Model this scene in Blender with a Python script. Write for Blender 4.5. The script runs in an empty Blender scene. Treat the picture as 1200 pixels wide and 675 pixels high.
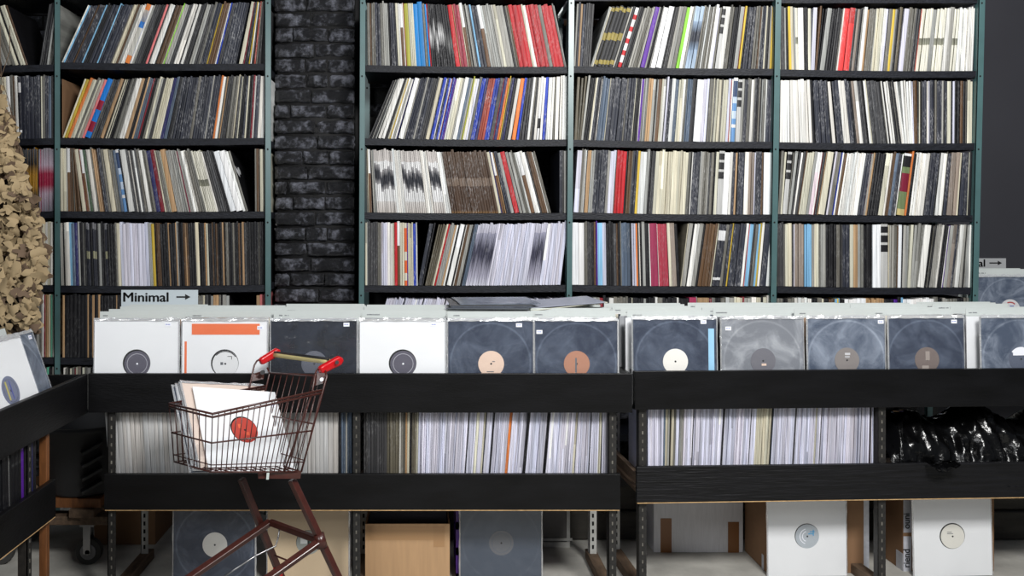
import bpy, math, random
from mathutils import Vector, Matrix, noise
random.seed(7)
# ---------------------------------------------------------------- camera, world, lights
C = bpy.context.scene.collection
EYE, F, VX, VY = 1.37, 1014.0, 500.0, 268.0
cd = bpy.data.cameras.new('camera'); cam = bpy.data.objects.new('camera', cd); C.objects.link(cam)
cam.location = (0, 0, EYE); cam.rotation_euler = (math.pi/2, 0, 0)
cd.sensor_width = 36; cd.lens = F/1200*36
cd.shift_x = (600-VX)/1200; cd.shift_y = -(337.5-VY)/1200
cd.clip_start = .05
bpy.context.scene.camera = cam
sc = bpy.context.scene
sc.view_settings.view_transform = 'Standard'; sc.view_settings.look = 'None'
sc.view_settings.gamma = 1; sc.view_settings.exposure = 0.0
try: sc.view_settings.use_curve_mapping = False
except Exception: pass
wd = bpy.data.worlds.new('world'); sc.world = wd; wd.use_nodes = True
wd.node_tree.nodes['Background'].inputs[0].default_value = (.80, .88, 1.0, 1)
wd.node_tree.nodes['Background'].inputs[1].default_value = .11
def area(name, loc, to, sx, sy, power, col=(1, 1, 1)):
    d = bpy.data.lights.new(name, 'AREA'); d.shape = 'RECTANGLE'; d.size = sx; d.size_y = sy
    d.energy = power; d.color = col
    o = bpy.data.objects.new(name, d); C.objects.link(o); o.location = loc
    o.rotation_euler = (Vector(to)-Vector(loc)).to_track_quat('-Z', 'Y').to_euler()
    return o
area('key_light', (1.3, .2, 3.3), (.5, 3.8, 1.2), 1.0, .7, 175, (1, .99, .97))
area('fill_light', (-1.6, -.4, 2.6), (-.3, 3.6, 1.1), 1.2, 1.0, 44, (.97, .99, 1))
area('upper_fill_light', (2.2, 2.3, 3.5), (1.6, 4.0, 1.9), .9, .25, 34, (1, 1, 1))  # added fill softbox for the upper right shelves, not a fixture

# ---------------------------------------------------------------- helpers
def P(px, py, Y): return Vector(((px-VX)*Y/F, Y, EYE-(py-VY)*Y/F))
def XX(px, Y): return (px-VX)*Y/F
def ZZ(py, Y): return EYE-(py-VY)*Y/F
def s2l(c):
    return tuple(((v/255)/12.92 if v/255 <= .04045 else ((v/255+.055)/1.055)**2.4) for v in c)
_m = {}
def mat(name, rgb, rough=.6, metal=0, var=0., vscale=20, bump=0., bscale=60, spec=.5, stretch=None, alt=None, coat=0):
    if name in _m: return _m[name]
    m = bpy.data.materials.new(name); m.use_nodes = True; nt = m.node_tree; b = nt.nodes['Principled BSDF']
    c = s2l(rgb); b.inputs['Base Color'].default_value = (*c, 1)
    b.inputs['Roughness'].default_value = rough; b.inputs['Metallic'].default_value = metal
    b.inputs['Specular IOR Level'].default_value = spec; b.inputs['Coat Weight'].default_value = coat
    tc = nt.nodes.new('ShaderNodeTexCoord'); mp = nt.nodes.new('ShaderNodeMapping')
    nt.links.new(tc.outputs['Object'], mp.inputs[0])
    if stretch: mp.inputs['Scale'].default_value = stretch
    if var:
        n = nt.nodes.new('ShaderNodeTexNoise'); n.inputs['Scale'].default_value = vscale; n.inputs['Detail'].default_value = 6
        nt.links.new(mp.outputs[0], n.inputs['Vector'])
        r = nt.nodes.new('ShaderNodeValToRGB'); r.color_ramp.elements[0].position = .3; r.color_ramp.elements[1].position = .7
        a2 = s2l(alt) if alt else tuple(min(1, v*(1+var)) for v in c)
        r.color_ramp.elements[0].color = (*(tuple(v*(1-var) for v in c) if not alt else c), 1); r.color_ramp.elements[1].color = (*a2, 1)
        nt.links.new(n.outputs[0], r.inputs[0]); nt.links.new(r.outputs[0], b.inputs['Base Color'])
    if bump:
        n = nt.nodes.new('ShaderNodeTexNoise'); n.inputs['Scale'].default_value = bscale; n.inputs['Detail'].default_value = 5
        nt.links.new(mp.outputs[0], n.inputs['Vector'])
        bp = nt.nodes.new('ShaderNodeBump'); bp.inputs['Strength'].default_value = bump; bp.inputs['Distance'].default_value = .01
        nt.links.new(n.outputs[0], bp.inputs['Height']); nt.links.new(bp.outputs[0], b.inputs['Normal'])
    _m[name] = m; return m

def spine_mat():
    m = bpy.data.materials.new('printed_sleeve'); m.use_nodes = True; nt = m.node_tree; N = nt.nodes; L = nt.links; b = N['Principled BSDF']
    at = N.new('ShaderNodeAttribute'); at.attribute_name = 'Col'
    ge = N.new('ShaderNodeNewGeometry')
    mp = N.new('ShaderNodeMapping'); mp.inputs['Scale'].default_value = (400, 3, 70); L.new(ge.outputs['Position'], mp.inputs[0])
    n1 = N.new('ShaderNodeTexNoise'); n1.inputs['Scale'].default_value = 1; n1.inputs['Detail'].default_value = 2; L.new(mp.outputs[0], n1.inputs['Vector'])
    mp2 = N.new('ShaderNodeMapping'); mp2.inputs['Scale'].default_value = (30, 3, 9); L.new(ge.outputs['Position'], mp2.inputs[0])
    n2 = N.new('ShaderNodeTexNoise'); n2.inputs['Scale'].default_value = 1; n2.inputs['Detail'].default_value = 3; L.new(mp2.outputs[0], n2.inputs['Vector'])
    # speckle mask = ramp(n1)*ramp(n2)*alpha
    r1 = N.new('ShaderNodeMapRange'); r1.inputs[1].default_value = .50; r1.inputs[2].default_value = .70; L.new(n1.outputs[0], r1.inputs[0])
    r2 = N.new('ShaderNodeMapRange'); r2.inputs[1].default_value = .42; r2.inputs[2].default_value = .58; L.new(n2.outputs[0], r2.inputs[0])
    a = N.new('ShaderNodeMath'); a.operation = 'MULTIPLY'; L.new(r1.outputs[0], a.inputs[0]); L.new(r2.outputs[0], a.inputs[1])
    a2 = N.new('ShaderNodeMath'); a2.operation = 'MULTIPLY'; a2.use_clamp = True; L.new(a.outputs[0], a2.inputs[0]); L.new(at.outputs['Alpha'], a2.inputs[1])
    # contrast colour: light marks on dark card, dark marks on light card
    bw = N.new('ShaderNodeRGBToBW'); L.new(at.outputs['Color'], bw.inputs[0])
    lt = N.new('ShaderNodeMath'); lt.operation = 'LESS_THAN'; lt.inputs[1].default_value = .35; L.new(bw.outputs[0], lt.inputs[0])
    cm = N.new('ShaderNodeMix'); cm.data_type = 'RGBA'; cm.inputs[6].default_value = (.09, .09, .10, 1); cm.inputs[7].default_value = (.75, .75, .76, 1); L.new(lt.outputs[0], cm.inputs[0])
    mx = N.new('ShaderNodeMix'); mx.data_type = 'RGBA'; L.new(a2.outputs[0], mx.inputs[0]); L.new(at.outputs['Color'], mx.inputs[6]); L.new(cm.outputs[2], mx.inputs[7])
    ml = N.new('ShaderNodeMath'); ml.operation = 'MULTIPLY'; ml.inputs[1].default_value = .5; L.new(a2.outputs[0], ml.inputs[0]); L.new(ml.outputs[0], mx.inputs[0])
    mp3 = N.new('ShaderNodeMapping'); mp3.inputs['Scale'].default_value = (240, 2, 4); L.new(ge.outputs['Position'], mp3.inputs[0])
    n3 = N.new('ShaderNodeTexNoise'); n3.inputs['Scale'].default_value = 1; n3.inputs['Detail'].default_value = 3; L.new(mp3.outputs[0], n3.inputs['Vector'])
    r3 = N.new('ShaderNodeMapRange'); r3.inputs[1].default_value = .3; r3.inputs[2].default_value = .7; r3.inputs[3].default_value = .62; r3.inputs[4].default_value = 1.12; L.new(n3.outputs[0], r3.inputs[0])
    vm = N.new('ShaderNodeVectorMath'); vm.operation = 'SCALE'; L.new(mx.outputs[2], vm.inputs[0]); L.new(r3.outputs[0], vm.inputs['Scale'])
    L.new(vm.outputs[0], b.inputs['Base Color']); b.inputs['Roughness'].default_value = .5; b.inputs['Specular IOR Level'].default_value = .35
    return m
SP = spine_mat()

class MB:
    def __init__(s): s.v = []; s.f = []; s.mi = []; s.mats = []; s.c = []
    def m(s, m):
        if m not in s.mats: s.mats.append(m)
        return s.mats.index(m)
    def add(s, vs, fs, m, cols=None, M=None):
        b = len(s.v); k = s.m(m)
        s.v += [tuple(M @ Vector(v)) if M is not None else tuple(v) for v in vs]
        for i, f in enumerate(fs):
            s.f.append([b+j for j in f]); s.mi.append(k)
            c = cols[i] if cols else (.5, .5, .5, 0)
            s.c.append(c if isinstance(c, list) else [c]*len(f))
        return s
    def box(s, a, b, m, M=None, col=None):
        x0, y0, z0 = a; x1, y1, z1 = b
        vs = [(x0, y0, z0), (x1, y0, z0), (x1, y1, z0), (x0, y1, z0), (x0, y0, z1), (x1, y0, z1), (x1, y1, z1), (x0, y1, z1)]
        fs = [(0, 3, 2, 1), (4, 5, 6, 7), (0, 1, 5, 4), (1, 2, 6, 5), (2, 3, 7, 6), (3, 0, 4, 7)]
        return s.add(vs, fs, m, [col]*6 if col else None, M)
    def tube(s, pts, r, m, seg=8, M=None, closed=False):
        pts = [Vector(p) for p in pts]; n = len(pts); vs = []; up = None
        for i, p in enumerate(pts):
            if closed: d = (pts[(i+1) % n]-pts[i-1])
            else: d = pts[min(i+1, n-1)]-pts[max(i-1, 0)]
            d.normalize()
            if up is None: up = Vector((0, 0, 1)) if abs(d.z) < .9 else Vector((1, 0, 0))
            a = d.cross(up)
            if a.length < 1e-4: a = d.orthogonal()
            a.normalize(); bb = a.cross(d).normalized(); up = bb
            rr = r[i] if isinstance(r, (list, tuple)) else r
            for k in range(seg):
                t = 2*math.pi*k/seg; vs.append(p+a*math.cos(t)*rr+bb*math.sin(t)*rr)
        fs = []
        for i in range(n if closed else n-1):
            j = (i+1) % n
            for k in range(seg):
                fs.append((i*seg+k, i*seg+(k+1) % seg, j*seg+(k+1) % seg, j*seg+k))
        if not closed: fs.append(tuple(range(seg))[::-1]); fs.append(tuple((n-1)*seg+k for k in range(seg)))
        return s.add(vs, fs, m, None, M)
    def disc(s, c, r, y0, y1, m, seg=40, M=None):   # cylinder along y
        vs = []
        for y in (y0, y1):
            for k in range(seg):
                t = 2*math.pi*k/seg; vs.append((c[0]+r*math.cos(t), y, c[1]+r*math.sin(t)))
        fs = [tuple(range(seg)), tuple(range(seg, 2*seg))[::-1]]+[(k, seg+k, seg+(k+1) % seg, (k+1) % seg) for k in range(seg)]
        return s.add(vs, fs, m, None, M)
    def ring(s, c, r0, r1, y0, y1, m, seg=40, a0=0, a1=2*math.pi, M=None):
        vs = []; fs = []; full = abs(a1-a0-2*math.pi) < 1e-6
        n = seg if full else seg+1
        for k in range(n):
            t = a0+(a1-a0)*k/seg
            for r, y in ((r0, y0), (r1, y0), (r1, y1), (r0, y1)): vs.append((c[0]+r*math.cos(t), y, c[1]+r*math.sin(t)))
        for k in range(seg):
            a = k*4; b = ((k+1) % n)*4
            for q in range(4): fs.append((a+q, b+q, b+(q+1) % 4, a+(q+1) % 4))
        return s.add(vs, fs, m, None, M)
    def panel_hole(s, w, h, r, y0, y1, m, seg=40):  # upright panel centred on origin with round hole
        vs = []; fs = []
        for y in (y0, y1):
            for k in range(seg):
                t = 2*math.pi*k/seg; c, sn = math.cos(t), math.sin(t)
                vs.append((r*c, y, r*sn))
            for k in range(seg):
                t = 2*math.pi*k/seg; c, sn = math.cos(t), math.sin(t); q = min(w/2/max(abs(c), 1e-6), h/2/max(abs(sn), 1e-6))
                vs.append((q*c, y, q*sn))
            for (a, b) in ((1, 1), (-1, 1), (-1, -1), (1, -1)): vs.append((a*w/2, y, b*h/2))
        S = 2*seg+4
        for o, fl in ((0, 1), (S, -1)):
            for k in range(seg):
                j = (k+1) % seg; f = [o+k, o+j, o+seg+j, o+seg+k]
                # insert corner
                for q in range(4):
                    ang = math.atan2((1, 1, -1, -1)[q]*h, (1, -1, -1, 1)[q]*w) % (2*math.pi)
                    if k*2*math.pi/seg < ang-1e-6 and ang+1e-6 < (k+1)*2*math.pi/seg: f = [o+k, o+j, o+seg+j, o+2*seg+q, o+seg+k]
                fs.append(tuple(f if fl < 0 else f[::-1]))
        for k in range(seg): j = (k+1) % seg; fs.append((k, j, S+j, S+k))
        q = 2*seg
        for a in range(4): b = (a+1) % 4; fs.append((q+a, q+b, S+q+b, S+q+a))
        return s.add(vs, fs, m)
    def build(s, name, parent=None, smooth=False, loc=None, bevel=0, colattr=False, Mw=None):
        me = bpy.data.meshes.new(name)
        vs = s.v
        if loc is not None: vs = [(x-loc[0], y-loc[1], z-loc[2]) for x, y, z in vs]
        me.from_pydata(vs, [], s.f); 
        for m in s.mats: me.materials.append(m)
        me.polygons.foreach_set('material_index', s.mi)
        if colattr:
            at = me.color_attributes.new('Col', 'FLOAT_COLOR', 'CORNER'); flat = []
            for c in s.c:
                for x in c: flat += list(x)
            at.data.foreach_set('color', flat)
        if smooth: me.polygons.foreach_set('use_smooth', [True]*len(me.polygons))
        me.update()
        o = bpy.data.objects.new(name, me); C.objects.link(o)
        if parent is not None: o.parent = parent
        if loc is not None: o.location = loc
        if Mw is not None: o.matrix_world = Mw
        if bevel:
            b = o.modifiers.new('bevel', 'BEVEL'); b.width = bevel; b.segments = 2; b.limit_method = 'ANGLE'
        return o
def tag(o, label=None, cat=None, group=None, kind=None):
    if label: o['label'] = label
    if cat: o['category'] = cat
    if group: o['group'] = group
    if kind: o['kind'] = kind
    return o
def empty(name, loc, label, cat, group=None, rz=0, M=None):
    o = bpy.data.objects.new(name, None); C.objects.link(o); o.location = loc; o.rotation_euler = (0, 0, rz)
    if M is not None: o.matrix_world = M
    o.empty_display_size = .05
    return tag(o, label, cat, group)
_ones = 'zeroth first second third fourth fifth sixth seventh eighth ninth tenth eleventh twelfth thirteenth fourteenth fifteenth sixteenth seventeenth eighteenth nineteenth'.split()
_tens = 'x x twenty thirty forty fifty sixty seventy eighty ninety'.split()
def nth(n):
    if n < 20: return _ones[n]
    if n % 10 == 0: return _tens[n//10][:-1]+'ieth'
    if n > 99: return 'hundred-and-'+nth(n-100)
    return _tens[n//10]+'-'+_ones[n % 10]
def text(body, name, m, parent, loc, rot, size, depth=.0006, ax='LEFT', bold=.0, sx=1.0):
    cu = bpy.data.curves.new(name, 'FONT'); cu.body = body; cu.size = size; cu.extrude = depth; cu.align_x = ax; cu.offset = 0
    cu.materials.append(m)
    q = bpy.data.objects.new(name+'_src', cu); me = bpy.data.meshes.new_from_object(q)
    if bold:
        vs = [tuple(v.co) for v in me.vertices]; fs = [tuple(f.vertices) for f in me.polygons]; V = []; Fc = []
        for dx, dy in ((0, 0), (bold, 0), (-bold, 0), (0, bold*.5), (0, -bold*.5)): b = len(V); V += [(x+dx, y+dy, z+abs(dx)*.02) for x, y, z in vs]; Fc += [tuple(b+i for i in f) for f in fs]
        me = bpy.data.meshes.new(name); me.from_pydata(V, [], Fc)
    me.materials.clear(); me.materials.append(m); bpy.data.objects.remove(q)
    o = bpy.data.objects.new(name, me); C.objects.link(o)
    if parent is not None: o.parent = parent
    o.location = loc; o.rotation_euler = rot; o.scale = (sx, 1, 1)
    return o

# ---------------------------------------------------------------- materials
BLACKWOOD = mat('black_painted_wood', (9, 9, 11), .42, var=.6, vscale=5, bump=.12, bscale=40, stretch=(1, 1, 4), spec=.28)
BLACKGRAIN = mat('black_grained_wood', (12, 12, 15), .5, var=.7, vscale=9, bump=.5, bscale=14, stretch=(.6, 3, 9), spec=.3)
RAWEDGE = mat('raw_wood_edge', (196, 160, 112), .7, var=.25, vscale=60)
WOODBROWN = mat('weathered_brown_wood', (92, 74, 58), .75, var=.35, vscale=14, bump=.3, stretch=(5, 1, 5))
WOODORANGE = mat('varnished_orange_wood', (112, 70, 38), .5, var=.3, vscale=14, stretch=(6, 6, 1))
SHELF = mat('dark_grey_shelf_board', (24, 26, 33), .5, var=.5, vscale=26, bump=.25, bscale=60, stretch=(1, 1, 4), spec=.3)
GREEN = mat('green_grey_enamel_post', (72, 102, 103), .34, var=.08, vscale=10, spec=.7)
BLKMETAL = mat('chipped_black_metal', (22, 22, 22), .5, var=1, vscale=90, alt=(42, 40, 38))
GREYMETAL = mat('light_grey_slotted_metal', (190, 190, 186), .45, var=.12, vscale=30)
SLOT = mat('dark_slot', (8, 8, 8), .9)
SLOTL = mat('pale_slot_edge', (96, 93, 86), .7, var=.6, vscale=40)
CONCRETE = mat('concrete_floor', (176, 174, 167), .85, var=.22, vscale=7, bump=.15, bscale=80)
CARD = mat('corrugated_cardboard', (186, 150, 112), .8, var=.07, vscale=5, stretch=(12, 12, 1))
CARDD = mat('brown_cardboard', (132, 100, 72), .85, var=.07, vscale=8)
TAPE = mat('brown_packing_tape', (128, 84, 46), .35)
WHITEBOX = mat('white_carton_board', (208, 208, 212), .7, var=.06, vscale=30, stretch=(6, 6, .5))
WHITECARD = mat('white_card_sleeve', (236, 238, 241), .38, var=.02, vscale=8, bump=.04, bscale=9)
DIVIDER = mat('pale_grey_divider_card', (196, 202, 200), .42, var=.02)
BLACKVINYL = mat('black_vinyl', (12, 12, 14), .3)
INK = mat('black_ink', (14, 14, 16), .6)
FADEINK = mat('grey_ink', (95, 98, 104), .6)
STICKER = mat('white_price_sticker', (240, 242, 250), .4)
BLUEINK = mat('pale_blue_ink', (130, 140, 200), .6)
BROWNPAINT = mat('dark_brown_enamel', (66, 30, 24), .3, var=.2, vscale=60, spec=.6)
CHROME = mat('steel', (150, 150, 152), .28, metal=1)
REDPLASTIC = mat('red_plastic', (190, 10, 20), .3, spec=.6)
CREAMPLASTIC = mat('cream_grip', (196, 184, 130), .4)
BLKPLASTIC = mat('black_plastic', (22, 22, 24), .55, bump=.1, bscale=90)
RUBBER = mat('grey_rubber', (58, 58, 56), .8)
PURPLE = mat('purple_plastic', (84, 40, 140), .4)
CAMO = mat('sand_net_cloth', (178, 156, 120), .85, var=.12, vscale=9)
CAMOB = mat('brown_net_cloth', (112, 92, 74), .85, var=.12, vscale=9)
WALLGREY = mat('charcoal_wall', (50, 50, 56), .6, var=.10, vscale=1.5, bump=.03)

def brick_mat():
    m = bpy.data.materials.new('black_painted_brick'); m.use_nodes = True; nt = m.node_tree; N = nt.nodes; L = nt.links; b = N['Principled BSDF']
    b.inputs['Roughness'].default_value = .42; b.inputs['Specular IOR Level'].default_value = .7
    ge = N.new('ShaderNodeNewGeometry')
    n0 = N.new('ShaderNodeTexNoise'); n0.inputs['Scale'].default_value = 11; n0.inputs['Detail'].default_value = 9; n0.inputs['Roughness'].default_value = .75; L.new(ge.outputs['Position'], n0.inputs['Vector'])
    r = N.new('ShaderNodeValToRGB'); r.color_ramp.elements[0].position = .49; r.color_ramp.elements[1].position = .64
    r.color_ramp.elements[0].color = (*s2l((28, 29, 34)), 1); r.color_ramp.elements[1].color = (*s2l((146, 149, 162)), 1)  # pale patches paint the gloss sheen into the brick colour
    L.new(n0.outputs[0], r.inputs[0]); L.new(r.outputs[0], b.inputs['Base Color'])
    n = N.new('ShaderNodeTexNoise'); n.inputs['Scale'].default_value = 75; n.inputs['Detail'].default_value = 8; n.inputs['Roughness'].default_value = .75
    L.new(ge.outputs['Position'], n.inputs['Vector'])
    bp = N.new('ShaderNodeBump'); bp.inputs['Strength'].default_value = 1; bp.inputs['Distance'].default_value = .02; L.new(n.outputs[0], bp.inputs['Height']); L.new(bp.outputs[0], b.inputs['Normal'])
    return m
MORTAR = mat('black_mortar', (16, 16, 18), .8, bump=.5, bscale=60)
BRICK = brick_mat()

def scuffed(name, base, light, amt=1.0, rough=.3, ring=True):
    m = bpy.data.materials.new(name); m.use_nodes = True; nt = m.node_tree; N = nt.nodes; L = nt.links; b = N['Principled BSDF']
    tc = N.new('ShaderNodeTexCoord'); oi = N.new('ShaderNodeObjectInfo')
    ad = N.new('ShaderNodeVectorMath'); ad.operation = 'ADD'; L.new(tc.outputs['Object'], ad.inputs[0]); L.new(oi.outputs['Location'], ad.inputs[1])
    n = N.new('ShaderNodeTexNoise'); n.inputs['Scale'].default_value = 9; n.inputs['Detail'].default_value = 9; n.inputs['Roughness'].default_value = .68; n.inputs['Distortion'].default_value = .8
    L.new(ad.outputs[0], n.inputs['Vector'])
    r = N.new('ShaderNodeMapRange'); r.inputs[1].default_value = .42; r.inputs[2].default_value = .85; r.inputs[4].default_value = amt; L.new(n.outputs[0], r.inputs[0])
    fac = r.outputs[0]
    if ring:
        sx = N.new('ShaderNodeSeparateXYZ'); L.new(tc.outputs['Object'], sx.inputs[0])
        cx = N.new('ShaderNodeCombineXYZ'); L.new(sx.outputs[0], cx.inputs[0]); L.new(sx.outputs[2], cx.inputs[1])
        ln = N.new('ShaderNodeVectorMath'); ln.operation = 'LENGTH'; L.new(cx.outputs[0], ln.inputs[0])
        sb = N.new('ShaderNodeMath'); sb.operation = 'SUBTRACT'; sb.inputs[1].default_value = .147; L.new(ln.outputs['Value'], sb.inputs[0])
        ab = N.new('ShaderNodeMath'); ab.operation = 'ABSOLUTE'; L.new(sb.outputs[0], ab.inputs[0])
        rr = N.new('ShaderNodeMapRange'); rr.inputs[1].default_value = .0055; rr.inputs[2].default_value = .001; rr.inputs[3].default_value = 0; rr.inputs[4].default_value = .5; L.new(ab.outputs[0], rr.inputs[0])
        ml = N.new('ShaderNodeMath'); ml.operation = 'MULTIPLY'; L.new(rr.outputs[0], ml.inputs[0]); L.new(n.outputs[0], ml.inputs[1])
        s2 = N.new('ShaderNodeMath'); s2.operation = 'ADD'; s2.use_clamp = True; L.new(ml.outputs[0], s2.inputs[0]); L.new(fac, s2.inputs[1]); fac = s2.outputs[0]
    mx = N.new('ShaderNodeMix'); mx.data_type = 'RGBA'; mx.inputs[6].default_value = (*s2l(base), 1); mx.inputs[7].default_value = (*s2l(light), 1)
    L.new(fac, mx.inputs[0]); L.new(mx.outputs[2], b.inputs['Base Color']); b.inputs['Roughness'].default_value = rough
    n3 = N.new('ShaderNodeTexNoise'); n3.inputs['Scale'].default_value = 12; L.new(ad.outputs[0], n3.inputs['Vector'])
    bp = N.new('ShaderNodeBump'); bp.inputs['Strength'].default_value = .35; bp.inputs['Distance'].default_value = .01; L.new(n3.outputs[0], bp.inputs['Height']); L.new(bp.outputs[0], b.inputs['Normal'])
    return m
SCUFF = scuffed('scuffed_dark_sleeve', (40, 50, 70), (120, 132, 152), .6)
SCUFFG = scuffed('cloudy_grey_sleeve', (118, 122, 130), (190, 194, 200), 1)
SCUFFL = scuffed('hazy_slate_sleeve', (62, 74, 94), (160, 170, 186), .95)
GLOSSK = scuffed('glossy_black_sleeve', (20, 25, 36), (70, 80, 100), .4, .13, False)
def plastic():
    m = bpy.data.materials.new('clear_plastic_bag'); m.use_nodes = True; nt = m.node_tree; N = nt.nodes; L = nt.links
    N.remove(N['Principled BSDF']); out = N['Material Output']
    tr = N.new('ShaderNodeBsdfTransparent'); gl = N.new('ShaderNodeBsdfGlossy'); gl.inputs['Roughness'].default_value = .16; df = N.new('ShaderNodeBsdfDiffuse'); df.inputs[0].default_value = (.9, .92, .95, 1)
    tc = N.new('ShaderNodeNewGeometry'); n = N.new('ShaderNodeTexNoise'); n.inputs['Scale'].default_value = 26; n.inputs['Detail'].default_value = 6; L.new(tc.outputs['Position'], n.inputs['Vector'])
    bp = N.new('ShaderNodeBump'); bp.inputs['Strength'].default_value = .7; bp.inputs['Distance'].default_value = .01; L.new(n.outputs[0], bp.inputs['Height']); L.new(bp.outputs[0], gl.inputs['Normal'])
    a = N.new('ShaderNodeMixShader'); a.inputs[0].default_value = .45; L.new(gl.outputs[0], a.inputs[1]); L.new(df.outputs[0], a.inputs[2])
    b = N.new('ShaderNodeMixShader'); b.inputs[0].default_value = .055; L.new(tr.outputs[0], b.inputs[1]); L.new(a.outputs[0], b.inputs[2])
    L.new(b.outputs[0], out.inputs[0]); return m
CLEAR = plastic()
SEAM = plastic(); SEAM.name = 'crinkled_bag_seam'
for n_ in SEAM.node_tree.nodes:
    if n_.type == 'MIX_SHADER' and abs(n_.inputs[0].default_value-.055) < 1e-4: n_.inputs[0].default_value = .55
# ---------------------------------------------------------------- structure: floor, walls
mb = MB(); mb.box((-4, -1.5, -.05), (5, 5.4, 0), CONCRETE); tag(mb.build('floor'), kind='structure')
YB = 4.56
def brick_wall():
    mb = MB()
    mb.box((-4, YB+.03, 0), (2.60, YB+.12, 3.3), MORTAR)
    rnd = random.Random(3)
    def brick(x0, x1, z0, z1, y, fine):
        nx, nz = (9, 5) if fine else (3, 2)
        vs = []; fs = []
        sd = rnd.random()*50; tilt = rnd.uniform(-.006, .006); dy = rnd.uniform(-.006, .006)
        for j in range(nz+1):
            for i in range(nx+1):
                u, w = i/nx, j/nz; e = min(u*(x1-x0), (1-u)*(x1-x0), w*(z1-z0), (1-w)*(z1-z0))
                edge = max(0, 1-e/.012)
                nz_ = noise.noise((u*4+sd, w*2+sd, sd))*.014+noise.noise((u*11+sd, w*6, sd))*.008
                wx = noise.noise((w*5+sd, u*5, 1))*.006; wz = noise.noise((u*6+sd, w*3, 7))*.006
                vs.append((x0+u*(x1-x0)+wx, y+dy+tilt*(u-.5)*2+nz_+edge*edge*.016, z0+w*(z1-z0)+wz))
        for j in range(nz):
            for i in range(nx):
                a = j*(nx+1)+i; fs.append((a, a+1, a+nx+2, a+nx+1))
        b = len(vs); per = [i for i in range(nx+1)]+[(j+1)*(nx+1)+nx for j in range(nz)]+[nz*(nx+1)+i for i in range(nx-1, -1, -1)]+[j*(nx+1) for j in range(nz-1, 0, -1)]
        vs += [(vs[i][0], y+.05, vs[i][2]) for i in per]; n = len(per)
        for k in range(n): fs.append((per[k], b+k, b+(k+1) % n, per[(k+1) % n]))
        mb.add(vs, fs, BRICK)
    # wall field
    z = .02; row = 0
    while z < 3.1:
        x = -3.0+(row % 2)*.11
        while x < 2.58:
            L = .205
            if not (-.82 < x < -.36) : brick(x+.006, min(x+L, 2.60), z+.006, z+.072, YB, False)
            x += .215
        z += .0775; row += 1
    # pier standing proud of the wall, between the two shelving units
    px0, px1 = XX(320.5, 4.36), XX(415.5, 4.36)
    mb.box((px0+.015, 4.385, 0), (px1-.015, YB+.05, 3.2), MORTAR)
    z = ZZ(338, 4.36) - .0775*14; row = 0
    while z < 3.0:
        cuts = [[0, .42, 1], [0, .2, .63, 1], [0, .52, 1], [0, .36, .68, 1]][(row*3+row//4) % 4]
        cuts = [0]+[c+rnd.uniform(-.05, .05) for c in cuts[1:-1]]+[1]
        for a, b in zip(cuts, cuts[1:]):
            brick(px0+a*(px1-px0)+.004, px0+b*(px1-px0)-.004, z+.007+rnd.uniform(0, .006), z+.072, 4.36, True)
        z += .0775; row += 1
    o = mb.build('wall_back', smooth=True); tag(o, kind='structure'); return o
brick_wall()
mb = MB(); mb.box((2.55, 4.90, 0), (5, 5.0, 3.3), WALLGREY); mb.box((2.52, YB+.1, 0), (2.60, 4.95, 3.3), WALLGREY); tag(mb.build('wall_right'), kind='structure')
mb = MB(); mb.box((-4.1, -1.5, 0), (-4, 5, 3.3), WALLGREY); tag(mb.build('wall_left'), kind='structure')

# ---------------------------------------------------------------- shelving units
YS = 4.16
# row bottoms in picture pixels (left end, right end) for each bay, top row first
ROWS = {0: [(76.5, 76), (162.5, 162), (248, 247.5), (334, 334), (418.5, 418.5), (505, 505)],
        1: [(73.5, 75), (161.8, 161.8), (247.5, 247.8), (334.8, 333.8), (419, 419), (505, 505)],
        2: [(76.6, 78.6), (162.3, 163.6), (249, 249.6), (334.3, 333.9), (421, 421), (507, 507)],
        3: [(77.8, 81), (164, 166.2), (249, 251.6), (333.8, 335.5), (422, 422), (508, 508)],
        4: [(81.6, 83.5), (166.8, 168), (251, 252.4), (335.4, 337), (423, 423), (509, 509)]}
BAYX = {0: (-90, 65), 1: (71, 311), 2: (428, 665), 3: (671.5, 906), 4: (911, 1143)}
TOPB = {0: -5, 1: -5, 2: -3, 3: 1.5, 4: 4.0}
def shelf_z(bay, row, px):
    x0, x1 = BAYX[bay]; a, b = ROWS[bay][row]; t = (px-x0)/(x1-x0)
    return ZZ(a+(b-a)*t+1.0*math.sin(math.pi*min(1, max(0, t))), YS)
def post(parent, xt, xb, w, name='post', y0=4.142, depth=.03, mt=GREEN):
    # slotted angle post, top pixel xt at y=0 and bottom pixel xb at y=340
    mb = MB(); zt, zb = 3.05, 0.0; z0, z340 = ZZ(0, YS), ZZ(340, YS)
    def xc(z): t = (z-z0)/(z340-z0); return XX(xt+(xb-xt)*t, YS)
    W = w*YS/F
    for (a, b, y_0, y_1) in ((-W/2, W/2, y0, y0+.004), (-W/2, -W/2+.004, y0, y0+depth)):
        vs = []
        for z in (zb, zt):
            c = xc(z); vs += [(c+a, y_0, z), (c+b, y_0, z), (c+b, y_1, z), (c+a, y_1, z)]
        mb.add(vs, [(0, 1, 5, 4), (1, 2, 6, 5), (2, 3, 7, 6), (3, 0, 4, 7), (0, 3, 2, 1), (4, 5, 6, 7)], mt)
    z = .35
    while z < 3:
        mb.disc((xc(z), z), .0045, y0-.0008, y0+.001, SLOT, 10); z += .35
    return mb.build(name, parent)
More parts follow.
